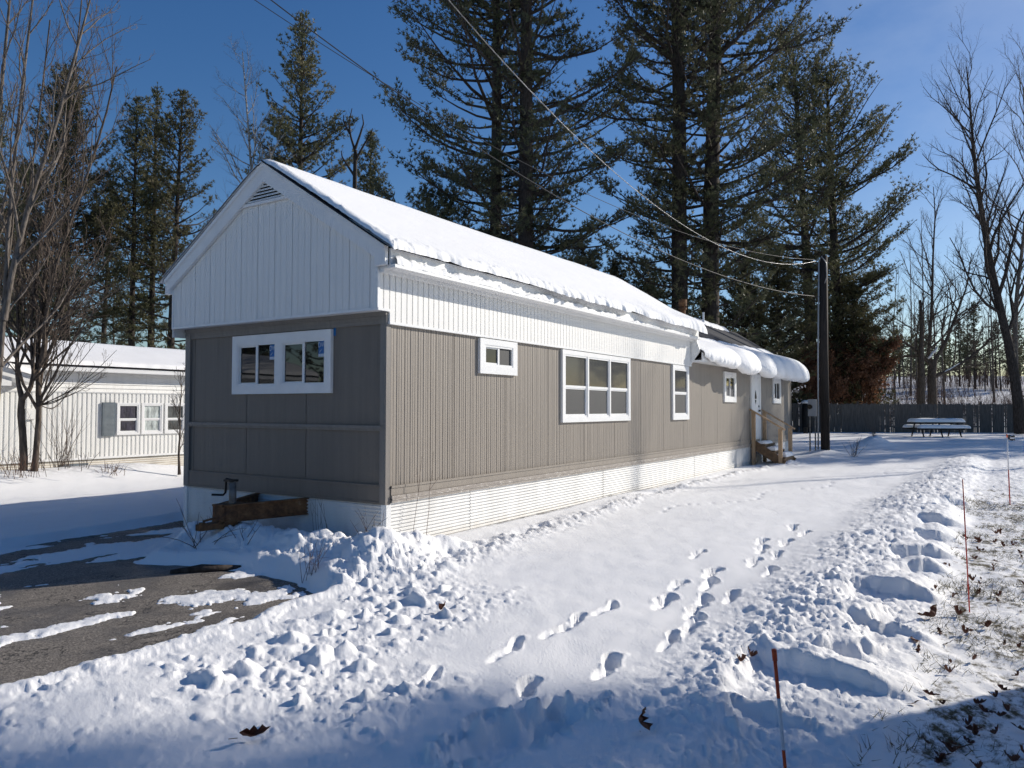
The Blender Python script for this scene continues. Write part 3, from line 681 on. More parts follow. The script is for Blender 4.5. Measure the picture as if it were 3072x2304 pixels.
# snow strip left along the rear ridge
n = 160; xx = np.linspace(XM+.3, 19.2, n); hh = .06+.05*fbm(xx*3, xx*0, 3, 241); wd = .12+.10*(vn(xx*7, xx*0, 243))
ring = [(-1, 0), (-.8, .55), (0, 1), (.8, .6), (1, 0)]
V = np.array([[(x_, YC+a_*w_, RZ2-SL2*abs(a_*w_)+h_*q+.003) for a_, q in ring] for x_, h_, w_ in zip(xx, hh, wd)]).reshape(-1, 3)
quads('ridge_snow', V, grid_faces(n, 5), M['snow'], True, home)
# chimney flue and vent pipe
t_ = MB(); t_.tube([(15.1, 1.92, 4.2), (15.1, 1.92, 4.62)], .085, 14); t_.tube([(15.1, 1.92, 4.60), (15.1, 1.92, 4.65)], .125, 14); t_.tube([(15.1, 1.92, 4.70), (15.1, 1.92, 4.9)], .125, 14); t_.tube([(15.1, 1.92, 4.64), (15.1, 1.92, 4.72)], .07, 12)
t_.build('chimney_flue', M['rust'], home)
t_ = MB(); t_.tube([(16.8, 1.85, 4.2), (16.8, 1.85, 4.70)], .035, 10); t_.build('vent_pipe', M['white'], home)

# ------------------------------------------------------------------ windows
def frame_xf(P, u, n):
    P = Vector(P); u = Vector(u); n = Vector(n)
    return lambda q: tuple(P+u*q[0]+Vector((0, 0, 1))*q[1]+n*q[2])
def rect_ring(mb, x0, x1, y0, y1, w, n0, n1, wt=None, wb=None):
    wt = w if wt is None else wt; wb = w if wb is None else wb
    mb.box(x0, x1, y1-wt, y1, n0, n1); mb.box(x0, x1, y0, y0+wb, n0, n1)
    mb.box(x0, x0+w, y0+wb, y1-wt, n0, n1); mb.box(x1-w, x1, y0+wb, y1-wt, n0, n1)
def text_mesh(name, body, size, xf, m, parent):
    cu = bpy.data.curves.new(name, 'FONT'); cu.body = body; cu.size = size; cu.align_x = 'CENTER'; cu.extrude = .0006
    tmp = bpy.data.objects.new(name, cu); COL.objects.link(tmp)
    dg = bpy.context.evaluated_depsgraph_get(); me = bpy.data.meshes.new_from_object(tmp.evaluated_get(dg)); bpy.data.objects.remove(tmp)
    off = wloc(parent)
    for v in me.vertices: v.co = Vector(xf((v.co.x, v.co.y, v.co.z)))-Vector(off)
    me.materials.clear(); me.materials.append(m)
    o = bpy.data.objects.new(name, me); COL.objects.link(o); o.parent = parent; return o
def window(parent, P, u, n, w, h, panes, case=.075, head=None, glassm=None, label=None, sill=None):
    """panes: list of (x0,x1,kind) kind: 'slide', 'hung'"""
    xf = frame_xf(P, u, n)
    mb = MB(xf); rect_ring(mb, 0, w, 0, h, case, -.002, .042, head, sill)
    wf = mb.build('window', M['white'], parent, label=label)
    sash = MB(xf); gl = []
    for (x0, x1, kind) in panes:
        y0 = sill or case; y1 = h-(head or case)
        rect_ring(sash, x0, x1, y0, y1, .028, -.002, .034)
        a0, a1, c0, c1 = x0+.028, x1-.028, y0+.028, y1-.028
        if kind == 'slide':
            xm = (a0+a1)/2; rect_ring(sash, a0, xm+.012, c0, c1, .02, -.002, .014); sash.box(xm-.02, xm+.02, c0, c1, -.002, .024)
            gl.append((a0+.02, xm-.02, c0+.02, c1-.02, .006, 0)); gl.append((xm+.02, a1, c0, c1, .010, 1))
        elif kind == 'hung':
            ym = c0+(c1-c0)*.49; sash.box(a0, a1, ym-.02, ym+.02, -.002, .026); rect_ring(sash, a0, a1, c0, ym-.02, .022, -.002, .016)
            gl.append((a0, a1, ym+.02, c1, .014, 0)); gl.append((a0+.022, a1-.022, c0+.022, ym-.02, .008, 1))
    sash.build('sash', M['white'], wf)
    for (a, b_, c_, d_, nn, k) in gl:
        g = MB(xf); g.add([(a, c_, nn), (b_, c_, nn), (b_, d_, nn), (a, d_, nn)], [(0, 1, 2, 3)])
        gm = glassm[k] if isinstance(glassm, (list, tuple)) else (glassm or M['glass'])
        g.build('pane', gm, wf)
    return wf, xf
uY = (0, -1, 0); nX = (-1, 0, 0); uX = (1, 0, 0); nY = (0, -1, 0)
wf, xf = window(home, (0, 2.79, 1.80), uY, nX, 1.905, .785, [(.10, .885, 'slide'), (.985, 1.805, 'slide')], .10, .11, label='wide white twin sliding window with blue stickers', sill=.105)
mb = MB(xf); mb.box(.885, .985, .105, .675, -.002, .040); mb.build('mullion', M['white'], wf)
for (sx, sy) in ((.795, .56), (1.712, .565)):
    mb = MB(xf); mb.add([(sx-.055, sy-.085, .0135), (sx+.05, sy-.085, .0135), (sx+.05, sy+.085, .0135), (sx-.055, sy+.085, .0135)], [(0, 1, 2, 3)]); mb.build('sticker', M['blue'], wf)
    mb = MB(xf); mb.add([(sx-.055, sy-.112, .0138), (sx+.05, sy-.112, .0138), (sx+.05, sy-.076, .0138), (sx-.055, sy-.076, .0138)], [(0, 1, 2, 3)]); mb.add([(sx-.04, sy-.070, .0141), (sx-.02, sy-.045, .0141), (sx+.02, sy-.01, .0141), (sx-.028, sy-.04, .0141)], [(0, 1, 2, 3)]); mb.build('sticker_strip', M['sticker_white'], wf)
    text_mesh('sticker_text', 'DW', .072, lambda q, sx=sx, sy=sy, xf=xf: xf((sx+q[0], sy+.005+q[1]*1.25, .0142+q[2])), M['sticker_white'], wf)
mb = MB(xf); mb.box(1.907, 1.945, .70, .80, .001, .004); mb.build('tape', M['blue'], wf)
mb = MB(xf); mb.box(1.47, 1.515, .14, .63, .0125, .0135); mb.box(.60, .63, .14, .63, .0125, .0135); mb.build('jamb_reflection', M['screen'], wf) if False else None
window(home, (1.81, 0, 2.095), uX, nY, .94, .485, [(.115, .83, 'slide')], .115, .085, [M['glass'], M['screen']], label='small white sliding window under the band', sill=.11)
wf, xf = window(home, (4.12, 0, 1.385), uX, nY, 2.69, 1.195, [(.085, .88, 'hung'), (.925, 1.755, 'hung'), (1.80, 2.605, 'hung')], .085, .075, [M['glass_grey'], M['screen']], label='triple white double-hung window')
MB(xf).box(.88, .925, .085, 1.12, -.002, .045).build('mullion', M['white'], wf); MB(xf).box(1.755, 1.80, .085, 1.12, -.002, .045).build('mullion', M['white'], wf)
window(home, (9.08, 0, 1.365), uX, nY, 1.02, 1.215, [(.10, .92, 'hung')], .10, .09, [M['glass_grey'], M['screen']], label='single tall white double-hung window')
window(home, (12.80, 0, 1.785), uX, nY, 1.05, .80, [(.13, .92, 'slide')], .13, .12, label='square white sliding window left of the door', sill=.12)
window(home, (17.92, 0, 1.785), uX, nY, 1.0, .80, [(.13, .87, 'slide')], .13, .12, label='square white sliding window near the far end', sill=.12)
# door
xf = frame_xf((15.35, 0, .62), uX, nY)
mb = MB(xf); mb.box(.10, .92, 0.02, 1.93, -.002, .02)
for (c, d) in ((1.25, 1.8), (.15, .75)): rect_ring(mb, .2, .82, c, d, .03, .019, .026)
door = mb.build('door', M['white'], home)
mb = MB(xf); mb.box(0, .10, 0, 1.93, -.002, .045); mb.box(.92, 1.02, 0, 1.93, -.002, .045); mb.box(0, 1.02, 1.93, 2.02, -.002, .045); mb.box(0, 1.02, -.04, .02, -.002, .06); mb.build('door_frame', M['white'], door)
mb = MB(xf); mb.add([(.51, 1.1, .023), (.63, 1.33, .023), (.51, 1.56, .023), (.39, 1.33, .023)], [(0, 1, 2, 3)]); mb.build('pane', M['glass'], door)
mb = MB(xf); mb.tube([(.84, .93, .02), (.84, .93, .075)], .028, 10); mb.build('handle', M['black'], door); MB(xf).tube([(.84, 1.06, .02), (.84, 1.06, .035)], .03, 10).build('lock', M['black'], door)
# tow hitch
t_ = MB()
def chan(a, b_):
    t_.bar((a[0], a[1], .395), (b_[0], b_[1], .365), .018, .19)
    for zz in (.095, -.095):
        t_.bar((a[0], a[1], .395+zz), (b_[0], b_[1], .365+zz), .07, .016)
chan((0, 1.30), (-.93, 1.74)); chan((0, 2.26), (-.93, 1.84))
t_.box(-.96, -.62, 1.70, 1.88, .255, .275); t_.box(-.96, -.62, 1.70, 1.88, .455, .475); t_.box(-.95, -.92, 1.70, 1.88, .26, .47)
hitch = t_.build('tow_hitch', M['rust'], home)
t_ = MB(); t_.prism([(-1.20, 1.74), (-1.20, 1.84), (-.9, 1.88), (-.75, 1.9), (-.75, 1.68), (-.9, 1.70)], lambda p, s: (p[0], p[1], .20+.07*s)); t_.tube([(-1.15, 1.79, .2), (-1.15, 1.79, .29)], [.06, .035], 10); t_.bar((-1.16, 1.75, .31), (-.98, 1.76, .33), .03, .02); t_.build('coupler', M['rust'], hitch)
t_ = MB(); t_.tube([(-.78, 1.74, .17), (-.78, 1.74, .30)], .05, 12); t_.tube([(-.78, 1.74, .3), (-.78, 1.74, .74)], .043, 12); t_.build('jack_post', M['steel'], hitch, True)
t_ = MB(); t_.tube([(-.78, 1.74, .745), (-.80, 1.84, .76)], .018, 8); t_.tube([(-.80, 1.84, .76), (-.80, 1.85, .60), (-.81, 1.88, .57), (-.84, 2.05, .565)], .014, 8); t_.box(-.83, -.73, 1.70, 1.85, .735, .76); t_.build('jack_crank', M['black'], hitch)

# ------------------------------------------------------------------ entry steps
st_ = empty('wooden_steps', (15.9, -.5, .1), 'raw timber entry steps with two sloping handrails below the white door', 'steps')
for x_ in (15.28, 16.50):
    MB().box(x_-.045, x_+.045, -.16, -.06, -.05, 1.53).build('post', M['wood'], st_)
    MB().box(x_-.045, x_+.045, -.90, -.80, -.05, 1.05).build('post', M['wood'], st_)
    MB().bar((x_, .0, 1.60), (x_, -.98, 1.02), .10, .04).build('handrail', M['wood'], st_)
    MB().bar((x_, -.06, .62), (x_, -.95, .05), .04, .24).build('stringer', M['wood_dark'], st_)
for (yy, z) in ((-.28, .60), (-.55, .42), (-.82, .24)):
    MB().box(15.30, 16.48, yy-.14, yy+.13, z-.04, z).build('tread', M['wood_dark'], st_)
    MB().box(15.30, 16.48, yy-.12, yy-.10, z-.2, z-.04).build('riser', M['wood_dark'], st_)
def slab(name, x0, x1, y0, y1, z, tk, parent, seed, rad=.07, n=26):
    u = np.linspace(0, 1, n); U, Vq = np.meshgrid(u, u, indexing='ij')
    e = lambda q: .5-.5*np.cos(PI*q)
    X = x0+(x1-x0)*e(U); Y = y0+(y1-y0)*e(Vq)
    d = np.minimum(np.minimum(X-x0, x1-X), np.minimum(Y-y0, y1-Y)); 
    T = tk*rl(d, rad)*(.75+.5*fbm(X*3, Y*3, 3, seed))
    return sheet(name, np.stack([X, Y, np.full(X.shape, z+.002)], -1), T, parent)
slab('snow_cap', 15.35, 16.2, -.42, -.16, .60, .07, st_, 301); slab('snow_cap', 15.35, 16.42, -.69, -.42, .42, .10, st_, 302); slab('snow_cap', 15.5, 16.42, -.96, -.69, .24, .12, st_, 303)

# ------------------------------------------------------------------ neighbour's white mobile home
NY = 11.35
nb = empty('mobile_home', (2.5, NY, .0), 'low cream white mobile home with grey louvred shutters beside its windows at far left', 'mobile home')
x0n, x1n = -9.0, 13.0
gv = []
x = x0n+.1
while x < x1n: gv.append((x, .022, .018)); x += .105
ribbed('wall', x0n, x1n, lambda a: (.47, 1.96), NY, M['cream_siding'], nb, gv, 0)
mb = MB()
for k in range(5):
    z = 1.965+k*.092; mb.add([(x0n, NY-.022, z), (x1n, NY-.022, z), (x1n, NY-.004, z+.092), (x0n, NY-.004, z+.092), (x0n, NY-.0, z), (x1n, NY-.0, z)], [(0, 1, 2, 3), (0, 4, 5, 1)])
mb.build('lap_band', M['cream_siding'], nb)
MB().box(x0n+.01, x1n-.01, NY+.025, NY+3.7, .0, 2.45).build('inner_wall', M['cream_siding'], nb)
mb = MB(); mb.box(x0n, x1n, NY-.03, NY+.0, .44, .49); mb.box(x0n, x1n, NY-.012, NY, 1.945, 1.968); mb.build('belt_trim', M['white'], nb)
corrug('skirting', (x0n, NY+.02), (x1n, NY+.02), (0, -1), -.3, .44, M['skirt_beige'], nb, .05, .008)
NYC = NY+1.9; nrz = lambda y: 3.19-.285*abs(y-NYC)
mb = MB()
for sg in (-1, 1):
    e = NYC+sg*2.2; mb.prism([(NYC, nrz(NYC)), (e, nrz(e)), (e, nrz(e)-.05), (NYC, nrz(NYC)-.05)][::(1 if sg > 0 else -1)], lambda p, s: (x0n-.1 if s == 0 else x1n+.1, p[0], p[1]))
mb.build('roof', M['drip'], nb)
mb = MB(); mb.box(x0n-.08, x1n+.08, NY-.29, NY-.27, 2.42, 2.53); mb.box(x0n-.08, x1n+.08, NY-.27, NY+.0, 2.42, 2.44); mb.build('eave', M['white'], nb)
ue = np.linspace(x0n-.12, x1n+.12, 300); ve = np.concatenate([np.linspace(0, .15, 8)[:-1], np.linspace(.15, 4.46, 26)])
U, Vq = np.meshgrid(ue, ve, indexing='ij'); Ys = NYC-2.23+Vq-.04*(fbm(U*5, U*0, 3, 311)-.5)*(Vq < .3)
T = (.07+.03*fbm(U*.7, Ys, 3, 313))*rl(np.minimum(Vq, 4.46-Vq), .09)*rl(np.minimum(U-ue[0], ue[-1]-U), .1)
sheet('roof_snow', np.stack([U, Ys, 3.192-.285*np.sqrt((Ys-NYC)**2+.01)], -1), T, nb)
# canopy over its entry, at the left of the photograph
mb = MB()
CX = -.1
cz = lambda x: 2.56-.27*abs(x-CX)
for sg in (-1, 1):
    e = CX+sg*1.18; mb.prism([(CX, cz(CX)), (e, cz(e)), (e, cz(e)-.16), (CX, cz(CX)-.16)][::(1 if sg < 0 else -1)], lambda p, s: (p[0], NY-.75 if s == 0 else NY+.3, p[1]))
mb.build('entry_canopy', M['white'], nb)
ue = np.linspace(CX-1.24, CX+1.24, 60); ve = np.linspace(NY-.82, NY+.3, 24); U, Vq = np.meshgrid(ue, ve, indexing='ij')
sheet('canopy_snow', np.stack([U, Vq, 2.565-.27*np.sqrt((U-CX)**2+.004)], -1), .12*rl(np.minimum(U-ue[0], ue[-1]-U), .1)*rl(np.minimum(Vq-ve[0], ve[-1]-Vq+.2), .1), nb)
MB().box(CX-.7, CX+.7, NY-.70, NY-.66, 2.05, 2.30).build('canopy_beam', M['white'], nb)
for (xx0, xx1, g) in ((3.12, 3.68, 'curtain_dark'), (3.72, 4.27, 'curtain_pale'), (4.32, 4.88, 'curtain_grey')):
    window(nb, (xx0, NY, .97), uX, nY, xx1-xx0, .76, [(.045, xx1-xx0-.045, 'hung')], .045, .05, M[g])
for xx0 in (2.78, 4.93):
    mb = MB(); mb.box(xx0, xx0+.29, NY-.05, NY-.0, .955, 1.735)
    sh = mb.build('shutter', M['shutter'], nb)
    mb = MB()
    for k in range(24):
        z = .99+k*.03
        if abs(z-1.35) < .03: continue
        mb.add([(xx0+.03, NY-.056, z), (xx0+.26, NY-.056, z), (xx0+.26, NY-.048, z+.024), (xx0+.03, NY-.048, z+.024), (xx0+.03, NY-.046, z-.002), (xx0+.26, NY-.046, z-.002)], [(0, 1, 2, 3), (0, 4, 5, 1)])
    mb.build('slat', M['shutter'], sh)
MB().box(1.17, 1.36, NY-.06, NY-.0, 1.36, 1.6).build('meter_box', M['cream_siding'], nb)
MB().box(1.9, 2.5, NY-.012, NY+.03, .03, .36).build('crawl_vent', M['shutter'], nb)
MB().box(3.95, 4.2, NY-.3, NY-.05, -.05, .22).build('foundation_block', M['conduit'], nb)

# ------------------------------------------------------------------ third home, to the right outside the frame: its shadow falls across the lower right corner
rh = empty('mobile_home', (-6, -9.57, 0), 'plain white gabled mobile home to the right whose shadow crosses the lower right corner', 'mobile home')
mb = MB(); mb.box(-14, 2.0, -11.4, -7.73, 0, 2.75); mb.build('wall', M['white_siding'], rh)
mb = MB(); mb.prism([(-7.6, 2.7), (-11.55, 2.7), (-9.57, 3.9)], lambda p, s: (-14.2 if s == 0 else 2.1, p[0], p[1])); mb.build('roof', M['shingle'], rh)
window(rh, (-1.0, -7.73, 1.2), (-1, 0, 0), (0, 1, 0), 1.0, 1.1, [(.08, .92, 'hung')], .08)

# ------------------------------------------------------------------ pole, wires, meter pedestal
pz = gz(21.5, -.95)
po = empty('utility_pole', (21.45, -.93, pz), 'dark wooden service pole with grey conduit standing beyond the wooden steps', 'utility pole')
MB().tube([(21.5, -.93, pz-.3), (21.42, -.93, 3.5), (21.30, -.98, 7.0)], [.155, .145, .13], 16).build('pole', M['pole'], po, True)
MB().tube([(21.36, -.72, pz), (21.30, -.76, 3.5), (21.20, -.84, 6.75)], .028, 8).build('conduit', M['conduit'], po, True)
MB().tube([(21.2, -.84, 6.75), (21.1, -.95, 6.95), (21.08, -1.1, 6.7), (21.16, -1.1, 6.2), (21.2, -1.02, 6.0)], .018, 6).build('drip_loop', M['wire_alu'], po, True)
mb = MB(); mb.tube([(21.42+.17*math.cos(a), -1.2+.1*math.sin(a)*0-.16*math.cos(a)*0-.15, 1.62+.19*math.sin(a)) for a in np.linspace(0, 2*PI, 18)], .014, 6); mb.tube([(21.38, -1.1, 1.4), (21.36, -1.08, .9), (21.4, -1.06, pz)], .014, 6); mb.build('cable_coil', M['wire'], po, True)
mt = empty('meter_pedestal', (21.3, -.55, gz(21.3, -.55)), 'grey electric meter box on slim legs just left of the service pole', 'meter box')
mb = MB(); mb.box(21.2, 21.4, -.68, -.42, 1.35, 1.95); mb.build('cabinet', M['conduit'], mt)
mb = MB(); mb.tube([(21.22, -.49, 1.68), (21.14, -.49, 1.68)], .085, 14); mb.build('meter_dial', M['glass'], mt)
for yy in (-.64, -.46): MB().tube([(21.3, yy, -.1), (21.3, yy, 1.4)], .025, 8).build('leg', M['steel'], mt)
mb = MB(); mb.box(21.1, 21.22, -.40, -.28, .75, .95); mb.build('outlet_box', M['black'], mt)
def wire(name, A, Pm, B, r, m, label, n=60, twist=0):
    A, Pm, B = (np.array(q, float) for q in (A, Pm, B))
    # parabola through A, Pm, B (Pm at the parameter where the plan distance falls)
    d = B[:2]-A[:2]; tm = ((Pm[:2]-A[:2])@d)/(d@d); lin = A[2]+(B[2]-A[2])*tm; k = (Pm[2]-lin)/(tm*(1-tm))
    pts = []
    for i in range(n+1):
        t = i/n; pts.append((A[0]+d[0]*t, A[1]+d[1]*t, A[2]+(B[2]-A[2])*t+k*t*(1-t)))
    mb = MB()
    if twist:
        for ph in (0, 2*PI/3, 4*PI/3):
            q = []
            for i in range(n*4+1):
                t = i/(n*4); j = min(int(t*n), n-1); f = t*n-j; p = [pts[j][c]+(pts[j+1][c]-pts[j][c])*f for c in range(3)]
                a = ph+t*twist; q.append((p[0]+r*.9*math.cos(a)*.6, p[1]-r*.9*math.cos(a)*.8, p[2]+r*.9*math.sin(a)))
            mb.tube(q, r*.62, 5)
    else: mb.tube(pts, r, 6)
    return tag(mb.build(name, m, None, True), label, 'wire')
def ray(px, py, dep): return CAM+dep*(Fv+R2*(px-1536)/2225-U2*(py-1152)/2225)
def wire_px(name, B, p1, d1, p0, d0, ext, r, m, label, twist=0):
    A = ray(*p0, d0); Pm = ray(*p1, d1); B = np.array(B)
    wire(name, A, Pm, B, r, m, label, twist=twist)
WB = (21.22, -.88, 6.85); WB2 = (21.28, -.9, 5.55)
def solve_mid(px, A, B):
    """point over the straight plan line A-B seen in column px"""
    d = B[:2]-A[:2]; best = None
    for t in np.linspace(0.05, .95, 900):
        q = A[:2]+d*t; v = np.array([q[0]-CAM[0], q[1]-CAM[1]]); dep = v@Fv[:2]/math.cos(PIT); 
        xx = 1536+2225*(v@R2[:2])/(v@Fv[:2]*1.0)
        if best is None or abs(xx-px) < best[0]: best = (abs(xx-px), t, q)
    return best[2]
def wire_fit(name, A, B, px, py, r, m, label, twist=0):
    A = np.array(A); B = np.array(B); q = solve_mid(px, A, B); v = q-CAM[:2]; dep = v@Fv[:2]
    z = CAM[2]
    for _ in range(6):
        D = (np.array([q[0], q[1], z])-CAM); dd = D@Fv
        # want pixel row py
        z = z+((1152-py)/2225*dd-(D@U2))
    wire(name, A, (q[0], q[1], z), B, r, m, label, twist=twist)
A3 = ray(1270, -90, 11.8); wire_fit('service_cable', A3, WB, 2048, 672, .0065, M['wire_alu'], 'pale twisted service cable crossing the sky nearest the tall pines', 180)
A1 = ray(735, -60, 12.0); wire_fit('overhead_wire', A1, WB2, 1600, 548, .010, M['wire'], 'thicker black overhead wire, lowest where it crosses the roof')
A2 = ray(690, -50, 12.2); wire_fit('overhead_wire', A2, WB, 1500, 452, .0065, M['wire'], 'thinnest dark overhead wire just above the thicker black one')

# ------------------------------------------------------------------ fence
fa_, fb_ = np.array([33.5, 13.4]), np.array([49.2, -10.8])
fdir = (fb_-fa_)/np.linalg.norm(fb_-fa_); fn = np.array([-fdir[1], fdir[0]]); flen = np.linalg.norm(fb_-fa_)
fe = empty('stockade_fence', (fa_[0], fa_[1], gz(*fa_)), 'weathered dark stockade fence of pointed boards across the far yard', 'fence')
rf = random.Random(11); mb = MB(); s = 0
gcache = [float(v) for v in base_z(fa_[0]+fdir[0]*np.linspace(0, flen, 60), fa_[1]+fdir[1]*np.linspace(0, flen, 60))]
while s < flen:
    wdt = .088+rf.uniform(-.006, .006); gap = .004 if rf.random() < .80 else rf.uniform(.012, .03)
    g = np.interp(s, np.linspace(0, flen, 60), gcache); tp = g+1.72+rf.uniform(-.035, .035); dn = rf.uniform(-.01, .01)
    def W3(a, z, o): p = fa_+fdir*(s+a)+fn*(o+dn); return (p[0], p[1], z)
    mb.prism([(0, g-.05), (wdt, g-.05), (wdt, tp-.07), (wdt*.5, tp), (0, tp-.07)], lambda p, sd_: W3(p[0], p[1], .02*sd_))
    s += wdt+gap
mb.build('picket_panel', M['fence'], fe)
mb = MB()
for hh in (.35, 1.0, 1.5):
    for k in range(59):
        a = fa_+fdir*flen*k/59+fn*.06; b2 = fa_+fdir*flen*(k+1)/59+fn*.06
        mb.bar((a[0], a[1], gcache[k]+hh), (b2[0], b2[1], gcache[k+1]+hh), .06, .08)
mb.build('rail', M['fence'], fe)
for k in range(12):
    p = fa_+fdir*(k*2.44+.4)+fn*.13; MB().box(p[0]-.05, p[0]+.05, p[1]-.05, p[1]+.05, 0, 2.05).build('post', M['fence'], fe)
q = ray(2421, 1207, 43.2); bz = gz(q[0], q[1])
br = empty('barrel', (q[0], q[1], bz), 'dark barrel wearing a round snow cap by the fence left of the utility pole', 'barrel')
MB().tube([(q[0], q[1], bz-.1), (q[0], q[1], bz+.6), (q[0], q[1], bz+1.2), (q[0], q[1], bz+1.72)], [.27, .29, .29, .27], 18).build('body', M['black'], br, True)
MB().tube([(q[0], q[1], bz+1.70), (q[0], q[1], bz+1.76), (q[0], q[1], bz+1.84), (q[0], q[1], bz+1.90)], [.29, .33, .28, .12], 18).build('snow_cap', M['snow'], br, True)

# ------------------------------------------------------------------ picnic table
pc = np.array([(36.65+38.07)/2+.25, (-2.42-4.61)/2+.1]); pdv = np.array([38.07-36.65, -4.61+2.42]); pl = np.linalg.norm(pdv); pdv /= pl; pnv = np.array([pdv[1], -pdv[0]])
if pnv @ (CAM[:2]-pc) < 0: pnv = -pnv
tz = gz(*pc)
pt = empty('picnic_table', (pc[0], pc[1], tz), 'dark picnic table with thick snow on top and benches in front of the fence', 'picnic table')
def TX(p): q = pc+pdv*p[0]+pnv*p[1]; return (q[0], q[1], tz+p[2])
Lh = pl/2*.96
MB(TX).box(-Lh, Lh, -.37, .37, .70, .75).build('tabletop', M['black'], pt)
for sg in (1, -1):
    MB(TX).box(-Lh, Lh, sg*.70-.14, sg*.70+.14, .40, .45).build('bench', M['black'], pt)
for a in (-Lh+.3, 0, Lh-.3):
    mb = MB(TX); 
    for sg in (1, -1): mb.bar((a, sg*.25, .72), (a, sg*.62, -.1), .05, .05, up=(1, 0, 0))
    mb.box(a-.03, a+.03, -.9, .9, .36, .41); mb.build('leg_frame', M['black'], pt)
def slab_t(name, x0, x1, y0, y1, z, tk, seed):
    u = np.linspace(0, 1, 30); U, Vq = np.meshgrid(u, u, indexing='ij'); e = lambda q_: .5-.5*np.cos(PI*q_)
    X = x0+(x1-x0)*e(U); Y = y0+(y1-y0)*e(Vq); d = np.minimum(np.minimum(X-x0, x1-X), np.minimum(Y-y0, y1-Y)); T = tk*rl(d, .13)*(.85+.3*fbm(X*2, Y*2, 3, seed))
    A = pc[0]+pdv[0]*X+pnv[0]*Y; B = pc[1]+pdv[1]*X+pnv[1]*Y
    sheet(name, np.stack([A, B, np.full(X.shape, tz+z+.002)], -1), T, pt)
slab_t('snow_layer', -Lh-.03, Lh+.03, -.40, .40, .75, .19, 321); slab_t('snow_layer', -Lh-.03, Lh+.03,   .54, .86, .45, .17, 322); slab_t('snow_layer', -Lh-.03, Lh+.03, -.86, -.54, .45, .17, 323)

# ------------------------------------------------------------------ driveway stakes
def stake(base, top, segs, r0, r1, label):
    base = np.array(base); top = np.array(top)
    o = empty('marker_stake', tuple(base), label, 'stake', 'driveway marker stakes in the snow bank')
    P = lambda t: tuple(base+(top-base)*t); R = lambda t: r0+(r1-r0)*t
    for (a, b_, m_, nm, k) in segs: MB().tube([P(a), P(b_)], [R(a)*k, R(b_)*k], 10).build(nm, M[m_], o, True)
    return o
q = ray(2364, 2395, 3.22); tp = ray(2322, 1948, 3.22)
stake(q, tp, [(-.12, .327, 'orange', 'shaft', 1), (.327, .673, 'stake_white', 'reflector_band', 1.0), (.673, .93, 'orange', 'shaft', 1), (.925, 1.0, 'orange', 'cap', 1.35)], .0072, .0082, 'orange stake with a white band leaning at the front of the snow bank')
q = ray(2909, 1842, 5.95); tp = ray(2888, 1438, 5.95); stake(q, tp, [(-.1, 1, 'red', 'shaft', 1)], .005, .0045, 'bare thin red stake at the grass edge of the bank, without band or flag')
q = ray(3030, 1515, 12.6); tp = ray(3021, 1302, 12.6)
fs = stake(q, tp, [(-.05, .5, 'red', 'shaft', 1), (.5, .95, 'stake_white', 'upper_shaft', 1), (.95, 1, 'orange', 'cap', 1.2)], .009, .009, 'red and white stake flying a small black flag at the right edge')
f0 = ray(3024, 1305, 12.6); fx_ = R2
mb = MB(); k = 9
cols = [(f0+fx_*(.125*i/k)+np.array([0, 0, .0-.012*i/k+.008*math.sin(i*1.1)])+Fv*.012*math.sin(i*.9)) for i in range(k+1)]
for i in range(k): 
    a, b2 = cols[i], cols[i+1]; mb.add([tuple(a), tuple(b2), tuple(b2-np.array([0, 0, .085])), tuple(a-np.array([0, 0, .085]))], [(0, 3, 2, 1)])
fg = mb.build('flag', M['flag'], fs)
mb = MB()
for (a, b2, zz) in ((2, 5, -.03), (5.4, 8, -.028), (2, 7, -.055)):
    pa = cols[int(a)]; pb = cols[int(b2)]; o_ = -Fv*.016; mb.add([tuple(pa+o_+np.array([0, 0, zz])), tuple(pb+o_+np.array([0, 0, zz])), tuple(pb+o_+np.array([0, 0, zz-.014])), tuple(pa+o_+np.array([0, 0, zz-.014]))], [(0, 3, 2, 1)])
mb.build('lettering', M['stake_white'], fg)

